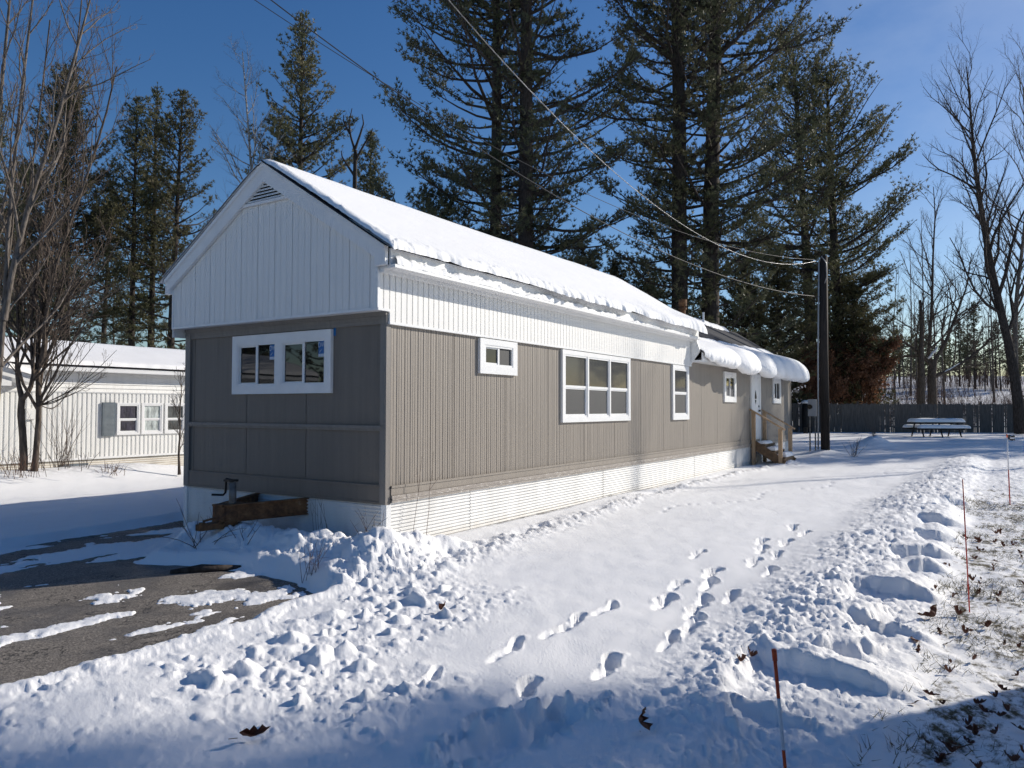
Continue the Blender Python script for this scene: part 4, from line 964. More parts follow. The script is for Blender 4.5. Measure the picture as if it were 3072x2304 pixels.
# ------------------------------------------------------------------ trees
def unit(v): return v/(np.linalg.norm(v, axis=-1, keepdims=True)+1e-9)
def blades(pos, dirs, rg, n=6, length=.17, width=.045, spread=.9):
    """n narrow triangles fanned round each direction"""
    k = len(pos); P = np.repeat(pos, n, 0); D = np.repeat(dirs, n, 0)
    D = unit(D+spread*rg.normal(size=D.shape)*.6)
    Lg = length*rg.uniform(.7, 1.25, (len(P), 1)); side = unit(np.cross(D, unit(rg.normal(size=D.shape))))*width*.5
    b = P+D*Lg*.12
    V = np.stack([b-side, b+side, P+D*Lg], 1).reshape(-1, 3)
    return V, np.arange(len(V)).reshape(-1, 3)
def pine_geo(seed, H, cb, r0, L, lean=(0, 0), shape=.55, gap=.80, per=4.6, dens=1.12, n=6, width=.052, length=.20, dead=6, up=1.0, sub=.21, irr=.62, fork=None):
    rg = np.random.default_rng(seed)
    K = 14; t = np.linspace(0, 1, K)
    wob = np.cumsum(rg.normal(0, .012*H/14, (K, 2)), 0); wob -= wob[0]
    tr = np.stack([lean[0]*t**1.3+wob[:, 0]*.6, lean[1]*t**1.3+wob[:, 1]*.6, H*t-.3*(1-t)], 1)
    rad = r0*(1-t)**.75*(1+.35*np.exp(-t*25))+.012
    parts = [tubes(tr[None], rad[None], 9)]
    at_ = lambda z: np.array([np.interp(z, tr[:, 2], tr[:, i]) for i in range(3)])
    tp, td = [], []; limbs = []; lr = []; subs = []; sr = []
    z = cb*H+rg.uniform(0, .4)
    phase = rg.uniform(0, 6.28)
    while z < H*.985:
        c = (z/H-cb)/(1-cb)
        prof = max(.06, (1-c)**shape)*min(1, .5+1.4*c)*(.62+.55*float(vn(np.array([z*.42]), np.array([seed*1.7]), seed)[0]))
        nl = int(per*rg.uniform(.7, 1.3)+.5) if c < .93 else 4
        for i in range(nl):
            az = phase+2*PI*i/nl+rg.normal(0, .28)
            ll = L*prof*rg.uniform(1-irr, 1+irr*.35)
            if ll < .22: ll = .22
            el = math.radians((0+9*rg.normal())+up*(52*c**2+4))
            h = np.array([math.cos(az), math.sin(az), 0]); k = 7; s = np.linspace(0, 1, k)
            zz = ll*(np.sin(el)*s-.05*np.sin(PI*s*.9)*(1-c)+.24*s**2.4)
            p0 = at_(z+rg.uniform(-.12, .12))
            bend = rg.normal(0, .10)*ll; side = np.array([-h[1], h[0], 0])
            pl_ = p0+np.outer(s*ll*math.cos(el), h)+np.outer(bend*s**2, side); pl_[:, 2] = p0[2]+zz
            pl_ += rg.normal(0, .012*ll, pl_.shape)*s[:, None]
            limbs.append(pl_); rb = min(.028+.0125*ll, .5*np.interp(z, tr[:, 2], rad)); lr.append(rb*(1-.82*s))
            # secondary shoots
            s0 = .42 if ll > 2.5 else .22
            ns = max(1, int(ll*(1-s0)/sub*dens)); sv = np.linspace(s0, .99, ns)+rg.normal(0, .015, ns); sv = np.clip(sv, 0, .995)
            if ll > 1.2: keep = vn(sv*3.1+seed, np.full(ns, z*3.7), seed) > .34; sv = sv[keep]
            for sg in (-1, 1):
                if len(sv) == 0: continue
                base = np.stack([np.interp(sv, s, pl_[:, j]) for j in range(3)], 1)
                tg = unit(np.stack([np.interp(np.clip(sv+.08, 0, 1), s, pl_[:, j]) for j in range(3)], 1)-np.stack([np.interp(sv-.08, s, pl_[:, j]) for j in range(3)], 1))
                sdv = unit(np.cross(tg, [0, 0, 1.]))*sg
                a = rg.uniform(.55, 1.05, (len(sv), 1)); d = unit(tg*np.cos(a)+sdv*np.sin(a)+np.array([0, 0, 1])*rg.uniform(-.12, .42, (len(sv), 1)))
                l2 = np.clip((1.1-.6*sv)*.36*ll, .22, 1.7)*rg.uniform(.45, 1.25, len(sv))
                e = base+d*l2[:, None]; e[:, 2] += .10*l2
                mid_ = (base+e)/2+rg.normal(0, .02, base.shape)
                subs.append(np.stack([base, mid_, e], 1)); sr.append(np.stack([.004+.010*l2, .003+.006*l2, np.full(len(l2), .003)], 1))
                mt_ = max(2, int(1.0/.17*.9))
                for q_ in np.linspace(.30, 1.0, 6):
                    keep = (l2 > .45) | (q_ > .6)
                    if not keep.any(): continue
                    bp = base+(e-base)*q_
                    tp.append((bp+rg.normal(0, .075, bp.shape))[keep]); td.append(unit(d*.7+np.array([0, 0, .55])+rg.normal(0, .35, d.shape))[keep])
            tp.append(pl_[-1:]); td.append(unit(pl_[-1:]-pl_[-2:-1]))
        z += gap*rg.uniform(.7, 1.3)*(1-.45*c)
        phase += 1.9
    for i in range(dead):     # bare dead limbs below the crown
        z = H*cb*rg.uniform(.45, 1.0); az = rg.uniform(0, 6.28); ll = rg.uniform(.5, 1.8); s = np.linspace(0, 1, 7)
        pl_ = at_(z)+np.outer(s*ll, [math.cos(az), math.sin(az), rg.uniform(-.25, .2)])+rg.normal(0, .04, (7, 3))*s[:, None]; limbs.append(pl_); lr.append(.022*(1-.8*s))
    tp.append(tr[-1:]); td.append(np.array([[0, 0, 1.]]))
    parts.append(tubes(np.array(limbs), np.array(lr), 5)); parts.append(tubes(np.concatenate(subs), np.concatenate(sr), 3))
    pos = np.concatenate(tp); dr = np.concatenate(td)
    return merge(parts), blades(pos, dr, rg, n, length, width)
def mk_tree(name, base, trunk, crown, m1, m2, label, cat='tree', group=None, rz=0, cname='crown', scale=1):
    o = empty(name, base, label, cat, group, rz); o.scale = (scale,)*3
    quads('trunk', trunk[0], trunk[1], m1, True, o, True)
    if crown is not None: quads(cname, crown[0], crown[1], m2, False, o, True)
    return o
def dup(src, base, rz, sc, label=None, group=None):
    o = src.copy(); COL.objects.link(o); o.location = base; o.rotation_euler = (0, 0, rz); o.scale = (sc if isinstance(sc, tuple) else (sc,)*3)
    if label: o['label'] = label
    if group: o['group'] = group
    elif 'group' in o: del o['group']
    for ch in list(src.children):
        c = ch.copy(); COL.objects.link(c); c.parent = o
    return o
def at_px(px, dep, dz=-.1):
    q = ray(px, 1224, dep); return (float(q[0]), float(q[1]), gz(q[0], q[1])+dz)
def topH(px, py, dep): return float(ray(px, py, dep)[2])
# camera-right expressed in the world, to lean trunks as in the photograph
CR = np.array([R2[0], R2[1]])
def pine(px, dep, H, cb, r0, L, label, seed, lean=0, m='needle', group='tall pines behind the grey mobile home', **kw):
    g = pine_geo(seed, H, cb, r0, L, lean=tuple(CR*lean), **kw)
    return mk_tree('pine_tree', at_px(px, dep), g[0], g[1], M['bark_pine'], M[m], label, group=group)
pA = pine(1482, 34, 35, .11, .34, 6.9, 'tall pine with slender dark trunk, left of the thick trunked pine behind the roof', 11, 0, 'needle_dark')
pB = pine(1570, 32, 38, .11, .40, 7.5, 'tall pine with thick straight trunk crossed by the pale service cable above the roof', 12, .3, 'needle_dark')
pC = pine(1425, 33, 11.5, .22, .15, 3.3, 'small dark pine leaning left, its crown lowest of the group behind the roof', 13, -2.3, 'needle_dark', gap=.5)
pD = pine(2040, 35, 40, .10, .44, 7.4, 'tall pine with the darkest bare trunk, behind the far end of the snowy roof', 14, -.1, 'needle_dark')
pE = pine(2125, 35.5, 38, .10, .48, 7.2, 'tall pine with thick trunk leaning right, just right of the darkest trunk', 15, 1.2, 'needle_dark')
pF = pine(2442, 50, 26.8, .15, .42, 7.0, 'broad pine whose trunk stands just behind the utility pole', 16, -1.2, 'needle', shape=.42)
pG = pine(2522, 50, 24.8, .13, .44, 7.4, 'broad pine right of the utility pole, with long limbs reaching right', 17, -.7, 'needle', up=.8, shape=.42)
pH = pine(889, 40, topH(889, 28, 40), .26, .24, 4.2, 'lone slender pine rising behind the ridge of the white gable', 18, .1, 'needle', gap=.6, shape=.6)
pI = pine(1104, 45, topH(1104, 395, 45), .2, .16, 3.0, 'small thin pine beside a bare dead tree behind the roof', 19, 0, 'needle', gap=.5, group=None)
left_g = 'pines behind the white mobile home'
dup(pH, at_px(392, 45), 1.0, (.92, .92, topH(343, 285, 45)/topH(889, 28, 40)), 'leftmost of three slim pines behind the white roof', left_g)
pJ = pine(447, 46, topH(456, 245, 46), .2, .24, 4.0, 'middle of three slim pines behind the white roof, the tallest', 20, .2, 'needle', group=left_g, shape=.65)
pK = pine(505, 44, topH(539, 268, 44), .16, .25, 4.3, 'right of three slim pines behind the white roof, nearest the white gable', 21, .6, 'needle_olive', group=left_g, shape=.6)
pL = pine(190, 42, topH(180, 205, 42), .12, .32, 4.8, 'dense dark pine behind the forked bare trees at far left', 22, -.2, 'needle_olive', group=left_g, shape=.55, gap=.5, dens=1.1)
dup(pL, at_px(60, 50), 2.1, (1., 1., .86), 'dense pine at the left edge, half hidden by bare branches', left_g)
dup(pJ, at_px(-40, 46), 2.6, 1.0, 'slim pine at the very left edge behind the bare trees', left_g)
dup(pK, at_px(300, 52), .6, .85, 'shorter pine in the gap between the dense pine and the three slim pines', left_g)
# low young pines
pY = pine(2335, 45.5, 11, .05, .17, 4.2, 'low bushy olive pine behind the snow-draped rear roof, left of the utility pole', 31, 0, 'needle_olive', group='young pines', shape=.6, gap=.38, dens=1.1, dead=0)
pZ = pine(2560, 48.5, 9.6, .05, .16, 3.8, 'low bushy pine right of the utility pole above the russet leaves', 32, 0, 'needle_olive', group='young pines', shape=.55, gap=.36, dens=1.1, dead=0)
for px, dp, sc, lb in ((1745, 38, .86, 'low dark pine just above the snowy roof, left of the darkest trunk'), (1850, 42, .95, 'low dark pine behind the snowy roof, second left of the darkest trunk'), (1940, 39, .78, 'low dark pine at the foot of the darkest trunk'), (2230, 44, 1.0, 'low pine between the thick leaning trunk and the olive pine'), (1640, 44, .8, 'low dark pine peeking over the roof beside the thick straight trunk')):
    dup(pY if sc < .9 else pZ, at_px(px, dp), px*.37, sc*1.05, lb, 'young pines')

def bare_geo(seed, trunk, r0, r1, levels, sides=(8, 6, 4, 3, 3), wob=.16):
    """levels: (children per branch, s0, s1, angle, length, up) - length absolute for level 1, ratio after"""
    rg = np.random.default_rng(seed)
    P = np.array(trunk, float)
    if P.ndim == 2: P = P[None]
    t = np.linspace(0, 1, P.shape[1]); R = (r0+(r1-r0)*t)*np.ones((P.shape[0], 1)); R[:, 0] *= 1.2
    out = [tubes(P, R, sides[0])]; thin = []
    Lp = np.linalg.norm(np.diff(P, axis=1), axis=2).sum(1)
    for li, (nc, s0, s1, ang, ln, up) in enumerate(levels):
        Np, K, _ = P.shape; s = s0+(s1-s0)*(np.arange(nc)[None, :]+rg.uniform(0, 1, (Np, nc)))/nc
        x = s*(K-1); i = np.clip(x.astype(int), 0, K-2); f = (x-i)[..., None]; ar = np.arange(Np)[:, None]
        base = P[ar, i]*(1-f)+P[ar, i+1]*f; tg = unit(P[ar, i+1]-P[ar, i]); rb = R[ar, i]*(1-f[..., 0])+R[ar, i+1]*f[..., 0]
        prp = unit(np.cross(tg, unit(rg.normal(size=tg.shape))))
        a = np.radians(ang)*rg.uniform(.6, 1.3, (Np, nc, 1)); d = unit(tg*np.cos(a)+prp*np.sin(a)+np.array([0, 0, up*.3]))
        ll = (ln if li == 0 else ln*Lp[:, None])*(1.12-.62*s)*rg.uniform(.55, 1.2, (Np, nc))
        M_ = Np*nc; d = d.reshape(M_, 3); base = base.reshape(M_, 3); ll = ll.reshape(M_); rb = rb.reshape(M_)
        k = 6 if li < 2 else 4
        pts = [base]; cur = base; dd = d
        for j in range(k-1):
            dd = unit(dd+np.array([0, 0, up])*.22+rg.normal(0, wob, dd.shape)); cur = cur+dd*(ll/(k-1))[:, None]; pts.append(cur)
        P = np.stack(pts, 1); tt = np.linspace(0, 1, k)
        rs = np.minimum(rb*.58, .0035+.009*ll+.0009*ll**2); R = np.maximum(rs[:, None]*(1-.75*tt[None, :]), .0026); Lp = ll
        (out if li < 2 else thin).append(tubes(P, R, sides[min(li+1, 4)]))
    return merge(out), merge(thin) if thin else None
def bare(name, base, trunk, r0, r1, levels, m1, m2, label, seed, group=None, **kw):
    g = bare_geo(seed, trunk, r0, r1, levels, **kw)
    return mk_tree(name, base, g[0], g[1], M[m1], M[m2], label, group=group, cname='twigs')
def px_trunk(pts, dep, base):
    q = np.array([ray(x, y, dep) for x, y in pts])-np.array(base); 
    t = np.linspace(0, 1, len(pts)); tt = np.linspace(0, 1, 12)
    return np.stack([np.interp(tt, t, q[:, i]) for i in range(3)], 1)
def curve(pts, n=12):
    p = np.array(pts, float); t = np.linspace(0, 1, len(p)); tt = np.linspace(0, 1, n); return np.stack([np.interp(tt, t, p[:, i]) for i in range(3)], 1)
# bare trees by the white mobile home
bA = ray(69, 1433, 14.6); bA[2] = gz(bA[0], bA[1])-.05
tA = px_trunk([(69, 1438), (72, 1380), (68, 1300), (62, 1240), (66, 1190)], 14.6, bA)
tA1 = px_trunk([(66, 1195), (52, 1140), (50, 1080), (58, 1000), (50, 900), (62, 760), (88, 560), (120, 330), (150, 60)], 14.6, bA)
tA2 = px_trunk([(68, 1195), (88, 1175), (98, 1140), (99, 1100), (92, 1010), (100, 880), (126, 700), (175, 480), (240, 250)], 14.6, bA)
gA = [tubes(tA[None], np.linspace(.072, .06, 12)[None], 9)]
lv = [(17, .12, .98, 34, 3.1, .55), (8, .15, .95, 34, .45, .5), (5, .15, 1, 36, .42, .35)]
g1 = bare_geo(51, np.stack([tA1, tA2]), .048, .013, lv)
mk_tree('bare_tree', tuple(bA), merge([gA[0], g1[0]]), g1[1], M['bark_brown'], M['twig'], 'bare tree forking low into a wishbone, left of the two by the white wall', group='bare trees by the white mobile home', cname='twigs')
bB = ray(101, 1433, 14.7); bB[2] = gz(bB[0], bB[1])-.05
tB = px_trunk([(101, 1438), (108, 1360), (115, 1270), (117, 1200), (113, 1120), (113, 1040), (122, 960), (128, 880), (150, 700), (185, 500), (220, 260), (245, 0)], 14.7, bB)
tB2 = px_trunk([(117, 1100), (132, 1060), (136, 1010), (136, 950), (150, 860), (190, 720), (250, 560), (310, 380), (350, 200)], 14.7, bB)
g1 = bare_geo(52, np.stack([tB, tB2]), .064, .013, [(19, .16, .98, 36, 3.2, .52), (8, .15, .95, 34, .45, .5), (5, .15, 1, 36, .42, .35)])
# the spray of thin shoots from the knot low on the trunk
sh = []
rg = np.random.default_rng(5)
k0 = ray(121, 1215, 14.7)-bB
for (ex, ey) in ((350, 1050), (300, 1010), (270, 1000), (235, 1030), (205, 1010), (330, 1095), (255, 1120), (200, 1185), (170, 1010), (180, 960), (310, 1130)):
    e = ray(ex, ey, 14.7+rg.uniform(-.8, .8))-bB; s = np.linspace(0, 1, 12)[:, None]; c = k0+(e-k0)*s; c[:, 2] -= .18*np.sin(PI*s[:, 0])*rg.uniform(.2, 1); sh.append(c)
g2 = bare_geo(53, np.array(sh), .012, .004, [(5, .3, .95, 24, .5, .35), (3, .3, .95, 28, .5, .3), (1, .5, 1, 28, .5, .2)])
mk_tree('bare_tree', tuple(bB), merge([g1[0], g2[0]]), (merge([g1[1], g2[1]])), M['bark_brown'], M['twig'], 'bare tree with a spray of thin shoots low on its trunk by the white wall', group='bare trees by the white mobile home', cname='twigs')
bC = ray(-22, 1424, 13.0); bC[2] = gz(bC[0], bC[1])-.05
tC = px_trunk([(-22, 1440), (-14, 1250), (0, 1100), (14, 900), (24, 700), (45, 450), (80, 150), (110, -100)], 13, bC)
tC2 = px_trunk([(0, 1100), (-20, 950), (-30, 700), (-10, 420), (20, 100), (40, -120)], 13, bC); tC3 = px_trunk([(10, 960), (40, 800), (90, 600), (160, 400), (230, 150), (270, 0)], 13, bC)
g1 = bare_geo(54, np.stack([tC, tC2, tC3]), .06, .015, [(15, .2, .98, 34, 2.6, .55), (7, .15, .95, 34, .45, .5), (4, .15, 1, 36, .42, .35)])
mk_tree('bare_tree', tuple(bC), g1[0], g1[1], M['bark_grey'], M['twig'], 'pale barked bare tree cut off by the left edge', group='bare trees by the white mobile home', cname='twigs')
# sapling in front of the white wall
bS = ray(538, 1419, 16.5); bS[2] = gz(bS[0], bS[1])-.03
tS = px_trunk([(538, 1424), (537, 1390), (536, 1350), (541, 1300), (538, 1240), (545, 1170), (540, 1110)], 16.5, bS)
bare('sapling', tuple(bS), tS, .032, .006, [(14, .25, .95, 38, .85, .55), (6, .2, .95, 36, .45, .4), (3, .3, 1, 34, .4, .3)], 'bark_brown', 'twig_dark', 'slim bare sapling in front of the white wall beside the grey mobile home corner', 55)
# birch and dead snag behind the roof
bb = at_px(771, 38); Hb = topH(717, 106, 38)
bare('birch_tree', bb, curve([(0, 0, 0), (CR[0]*-.1, CR[1]*-.1, 5), (CR[0]*-.2, CR[1]*-.2, Hb*.5), (CR[0]*-.5, CR[1]*-.5, Hb*.7), (CR[0]*-1.0, CR[1]*-1.0, Hb*.97)]), .17, .02, [(34, .28, .98, 52, 5.4, .45), (10, .2, .95, 40, .42, .35), (6, .2, 1, 40, .42, .2)], 'bark_birch', 'twig_dark', 'bare white barked birch left of the lone slender pine', 56)
bb = at_px(1066, 40); Hb = topH(1060, 330, 40)
snag = [[(1066, 1224), (1068, 800), (1064, 560), (1066, 450)], [(1066, 455), (1052, 410), (1047, 370), (1056, 325)], [(1066, 445), (1081, 402), (1091, 370), (1086, 342)], [(1067, 480), (1093, 432), (1113, 402), (1118, 385)], [(1065, 530), (1042, 496), (1026, 470), (1024, 452)], [(1050, 400), (1040, 385), (1030, 360), (1031, 345)]]
sp_ = [np.array(px_trunk(q_, 40, bb)) for q_ in snag]
gs = bare_geo(57, np.stack(sp_[1:]), .07, .02, [(4, .3, .95, 45, .7, .3), (2, .4, .95, 40, .5, .2)])
sg_ = merge([tubes(sp_[0][None], np.linspace(.17, .09, 12)[None], 8), gs[0]])
mk_tree('dead_tree', bb, sg_[0:2], gs[1], M['bark_pine'], M['twig_dark'], 'dead snag with antler-like bare branches beside the small thin pine', cname='twigs')
# bare trees on the right
bR = ray(3062, 1296, 41); bR[2] = gz(bR[0], bR[1])-.1
tR = px_trunk([(3064, 1300), (3050, 1170), (3031, 1053), (2996, 907), (2965, 760), (2942, 620), (2925, 500), (2915, 380), (2900, 200)], 41, bR)
bare('bare_tree', tuple(bR), tR, .29, .03, [(34, .28, .98, 42, 6.6, .5), (10, .15, .95, 38, .44, .42), (8, .15, 1, 38, .40, .3)], 'bark_pine', 'twig_dark', 'large bare tree leaning left at the right edge in front of the fence', 58)
bR2 = at_px(3052, 46)
tR2 = px_trunk([(3050, 1290), (3046, 1100), (3046, 960), (3052, 860), (3068, 740), (3085, 560), (3070, 350), (3080, 120)], 46, bR2)
bare('bare_tree', bR2, tR2, .17, .03, [(30, .28, .98, 42, 6.4, .48), (10, .18, .95, 36, .42, .45), (6, .15, 1, 38, .40, .3)], 'bark_grey', 'twig_dark', 'slimmer bare tree behind the large leaning one at the right edge', 59)
bO = at_px(2797, 48)
tO = px_trunk([(2797, 1240), (2797, 1180), (2795, 1130), (2800, 1080)], 48, bO)
tO1 = px_trunk([(2798, 1100), (2786, 1060), (2792, 980), (2797, 880), (2799, 760), (2806, 640), (2800, 560)], 48, bO); tO2 = px_trunk([(2800, 1130), (2850, 1110), (2900, 1080), (2950, 1040), (2985, 1000), (3020, 985)], 48, bO); tO3 = px_trunk([(2800, 1090), (2840, 1020), (2870, 940), (2900, 860), (2915, 760)], 48, bO); tO4 = px_trunk([(2798, 1100), (2750, 1050), (2700, 1020), (2660, 1020)], 48, bO)
g1 = bare_geo(60, np.stack([tO1, tO2, tO3, tO4]), .13, .02, [(20, .15, .98, 46, 4.4, .35), (10, .2, .95, 40, .42, .35), (6, .15, 1, 40, .40, .2)])
oak = mk_tree('oak_tree', bO, merge([tubes(tO[None], np.linspace(.30, .24, 12)[None], 9), g1[0]]), g1[1], M['bark_brown'], M['twig_dark'], 'spreading bare oak with a snow-filled fork, right trunk of two behind the fence', cname='twigs')
bO2 = at_px(2763, 47.5)
bare('bare_tree', bO2, px_trunk([(2763, 1240), (2764, 1120), (2763, 1060), (2766, 980), (2760, 900)], 47.5, bO2), .24, .08, [(14, .45, .98, 50, 3.8, .3), (7, .2, .95, 40, .42, .3), (5, .15, 1, 40, .40, .2)], 'bark_brown', 'twig_dark', 'straight broken-topped bare trunk, left of two behind the fence', 61)
mb = MB(); 
for p_ in ((2792, 1075), (2805, 1060)): 
    a = ray(*p_, 47.7); mb.tube([tuple(a+R2*-.15), tuple(a+np.array([0, 0, .14])), tuple(a+R2*.15+np.array([0, 0, .45]))], [.06, .08, .04], 8)
a = ray(2820, 1120, 47.7); mb.tube([tuple(ray(2822, 1121, 47.95)), tuple(ray(2850, 1107, 47.95)), tuple(ray(2880, 1089, 47.95))], [.05, .05, .02], 8)
mb.build('snow_pocket', M['snow'], oak, True)
# russet oak-leaf bushes behind the fence
def leafy(seed, H, Rr, nb, nleaf):
    rg = np.random.default_rng(seed)
    tr = [curve([(0, 0, 0), (rg.normal(0, .2), rg.normal(0, .2), H*.5), (rg.normal(0, .5), rg.normal(0, .5), H*.95)]) for _ in range(3)]
    g = bare_geo(seed, np.stack(tr), .06, .012, [(12, .12, .98, 55, Rr, .25), (7, .2, 1, 42, .45, .2)])
    P = g[0][0]; idx = rg.integers(len(P)//4, len(P), nleaf); pos = P[idx]+rg.normal(0, .12, (nleaf, 3))
    n = vn(pos[:, 0]*1.3+seed, pos[:, 2]*1.3+pos[:, 1], seed); pos = pos[n > .38]
    d = unit(rg.normal(size=pos.shape)+np.array([0, 0, -.4])); return g[0], blades(pos, d, rg, 2, .16, .10, 1.2)
o1 = leafy(71, 5.8, 2.7, 12, 11000); lf1 = mk_tree('oak_bush', at_px(2590, 47.2), o1[0], o1[1], M['twig_dark'], M['oakleaf'], 'russet oak still holding its dead leaves, right of the utility pole behind the fence', group='russet leafed oaks', cname='leaves')
o2 = leafy(72, 5.0, 2.9, 12, 12000); lf2 = mk_tree('oak_bush', at_px(2420, 46.5), o2[0], o2[1], M['twig_dark'], M['oakleaf'], 'low russet oak bush behind the fence, left of the utility pole', group='russet leafed oaks', cname='leaves')
dup(lf2, at_px(2520, 49), 2.0, 1.1, 'russet oak bush seen just behind the utility pole', 'russet leafed oaks')
# slope beyond the fence: slim trees one can tell apart, small pines, brush
protos = []
for k in range(4):
    H = 11+1.5*k; rg = np.random.default_rng(80+k)
    g = bare_geo(80+k, curve([(0, 0, 0), (rg.normal(0, .2), rg.normal(0, .2), H*.5), (rg.normal(0, .4), rg.normal(0, .4), H)]), .085, .015, [(16, .35, .98, 38, 2.6, .5), (6, .2, .95, 38, .45, .4), (3, .2, 1, 38, .4, .2)])
    protos.append(g)
rw = random.Random(21); first = {}
for i in range(64):
    px = rw.uniform(2390, 3150) if i < 46 else rw.choice([rw.uniform(-80, 560), rw.uniform(560, 1150)]); dp = rw.uniform(62, 115) if i < 46 else rw.uniform(50, 70); k = i % 4
    base = at_px(px, dp); sc = rw.uniform(.7, 1.15)
    lb = 'slim bare tree in the wood on the slope beyond the fence' if i < 46 else 'slim bare tree among the pines behind the mobile homes'
    gp = 'slim bare trees on the slope' if i < 46 else 'slim bare trees behind the mobile homes'
    if k not in first: first[k] = mk_tree('slim_tree', base, protos[k][0], protos[k][1], M['bark_brown'], M['twig_dark'], lb, group=gp, cname='twigs')
    else: dup(first[k], base, rw.uniform(0, 6.28), sc, lb, gp)
fp = pine_geo(33, 12.5, .22, .16, 2.9, shape=.6, gap=.55, n=5, width=.08, length=.24, sub=.34, dead=4); fpo = None
for i, (px, py, dp) in enumerate([(2633, 976, 78), (2768, 934, 84), (2700, 1010, 95), (2926, 905, 92), (2880, 960, 100), (2990, 960, 96), (3050, 940, 88), (2570, 1000, 90), (2830, 1020, 105), (3110, 930, 95), (2655, 1020, 88), (2480, 980, 84)]):
    base = at_px(px, dp); H = topH(px, py, dp)-base[2]
    lb = ['pine with a flat topped dark crown left of the spreading oak, beyond the fence', 'tallest dark pine directly behind the spreading oak', None, 'dark pine right of the spreading oak, left of the leaning bare tree'][i] if i in (0, 1, 3) else 'small dark pine far up the wooded slope'
    if fpo is None: fpo = mk_tree('pine_tree', base, fp[0], fp[1], M['bark_pine'], M['needle_dark'], lb, group='dark pines on the slope'); fpo.scale = (H/12.5,)*3
    else: dup(fpo, base, i*1.3, H/12.5, lb, 'dark pines on the slope')
# far wood on the crest (one mass)
rg = np.random.default_rng(91); nT = 170; lat = rg.uniform(-130, 190, nT); dpt = rg.uniform(118, 190, nT)
bx = CAM[0]+Fv[0]*dpt+Rv[0]*lat; by = CAM[1]+Fv[1]*dpt+Rv[1]*lat; bz = base_z(bx, by); hh = rg.uniform(6, 12, nT)
P = np.stack([np.stack([bx, by, bz-.5], 1), np.stack([bx+rg.normal(0, .2, nT), by, bz+hh*.5], 1), np.stack([bx+rg.normal(0, .3, nT), by, bz+hh], 1)], 1)
fw = tubes(P, np.stack([np.full(nT, .2), np.full(nT, .15), np.full(nT, .04)], 1), 4)
idx = rg.integers(0, nT, 26000); f = rg.uniform(.12, 1, 26000); rad = 2.3*(1-f)**.6+.2; an = rg.uniform(0, 6.28, 26000); q_ = rg.uniform(.1, 1, 26000)
pos = np.stack([bx[idx]+rad*q_*np.cos(an), by[idx]+rad*q_*np.sin(an), bz[idx]+hh[idx]*f], 1)
bl = blades(pos, unit(rg.normal(size=pos.shape)), rg, 2, .75, .30, 1)
ob = quads('distant_wood', bl[0], bl[1], M['needle_dark']); tag(ob, kind='stuff')
ob = quads('distant_trunks', fw[0], fw[1], M['bark_pine'], True); tag(ob, kind='stuff')
# brush on the slope
rg = np.random.default_rng(92); nB = 4200; dpt = rg.uniform(48, 112, nB); lat = (rg.uniform(2440, 3160, nB)-1536)/2225*dpt
keep = fbm(lat*.25, dpt*.12, 3, 93) > .44; dpt, lat = dpt[keep], lat[keep]; nB = len(lat)
bx = CAM[0]+Fv[0]*dpt+Rv[0]*lat; by = CAM[1]+Fv[1]*dpt+Rv[1]*lat; bz = height(bx.copy(), by.copy())[0]; hh = rg.uniform(.5, 2.2, nB)*(1+1.2*ss(60, 100, dpt))
b0 = np.stack([bx, by, bz-.05], 1); b1 = b0+np.stack([rg.normal(0, .18, nB), rg.normal(0, .18, nB), hh*.55], 1); b2 = b1+np.stack([rg.normal(0, .35, nB), rg.normal(0, .35, nB), hh*.5], 1); b3 = b1+np.stack([rg.normal(0, .45, nB), rg.normal(0, .45, nB), hh*.35], 1)
P = np.concatenate([np.stack([b0, b1, b2], 1), np.stack([(b0+b1)/2, b1+.1, b3], 1)])
br_ = tubes(P, np.tile([[.016, .011, .005]], (len(P), 1)), 3); ob = quads('undergrowth', br_[0], br_[1], M['stem'], True); tag(ob, kind='stuff')
# trees outside the frame on the sunny side: their shadows lie over the yard
sh_g = 'trees beyond the right of the frame that shade the yard'
sun2 = np.array([.871, -.491])
hi = pine_geo(34, 30, .65, .24, 4.4, shape=.35, gap=.42, dead=0, n=7, width=.09, length=.25, sub=.2, irr=.3, per=6)
hp_ = None
for k, (sx, sy, t, sc) in enumerate([(-3.1, -5.25, 44, 1.0), (-5.2, -4.7, 45, 1.06), (-6.2, -4.6, 47, 1.1)]):
    b_ = np.array([sx, sy])+sun2*t; base = (float(b_[0]), float(b_[1]), 0)
    if hp_ is None: hp_ = mk_tree('pine_tree', base, hi[0], hi[1], M['bark_pine'], M['needle_dark'], 'high crowned pine beyond the right edge, throwing soft shade on the front snow', group=sh_g)
    else: dup(hp_, base, k*1.9, sc, None, sh_g)
for k, (x, y, sc, src) in enumerate([(38.5, -12.2, .95, 2), (35, -15.6, 1.1, 3), (47, -14.6, 1.15, 1), (44.5, -18.6, 1.1, 0), (55, -17.5, 1.3, 3), (60, -13.5, 1.3, 2), (52, -12.5, 1.2, 1), (41, -14.6, 1.2, 0)]):
    dup(first[src], (x, y, .3), k*1.1, (sc*1.25, sc*1.25, sc), 'bare tree beyond the right edge, throwing long streaks of shade over the yard', sh_g)
dup(pJ, (39.5, -13.6, .3), 1.0, .82, 'slim pine beyond the right edge, dappling the grey side wall', sh_g)
dup(pJ, (49, -15.2, .3), 3.0, .9, 'slim pine beyond the right edge, dappling the grey side wall', sh_g)
dup(pG, (63, -21, .3), 1.0, .9, 'broad pine beyond the right edge, shading the far yard', sh_g)
dup(pA, (71, -31, .3), 2.0, .9, 'broad pine beyond the right edge, shading the far yard', sh_g)
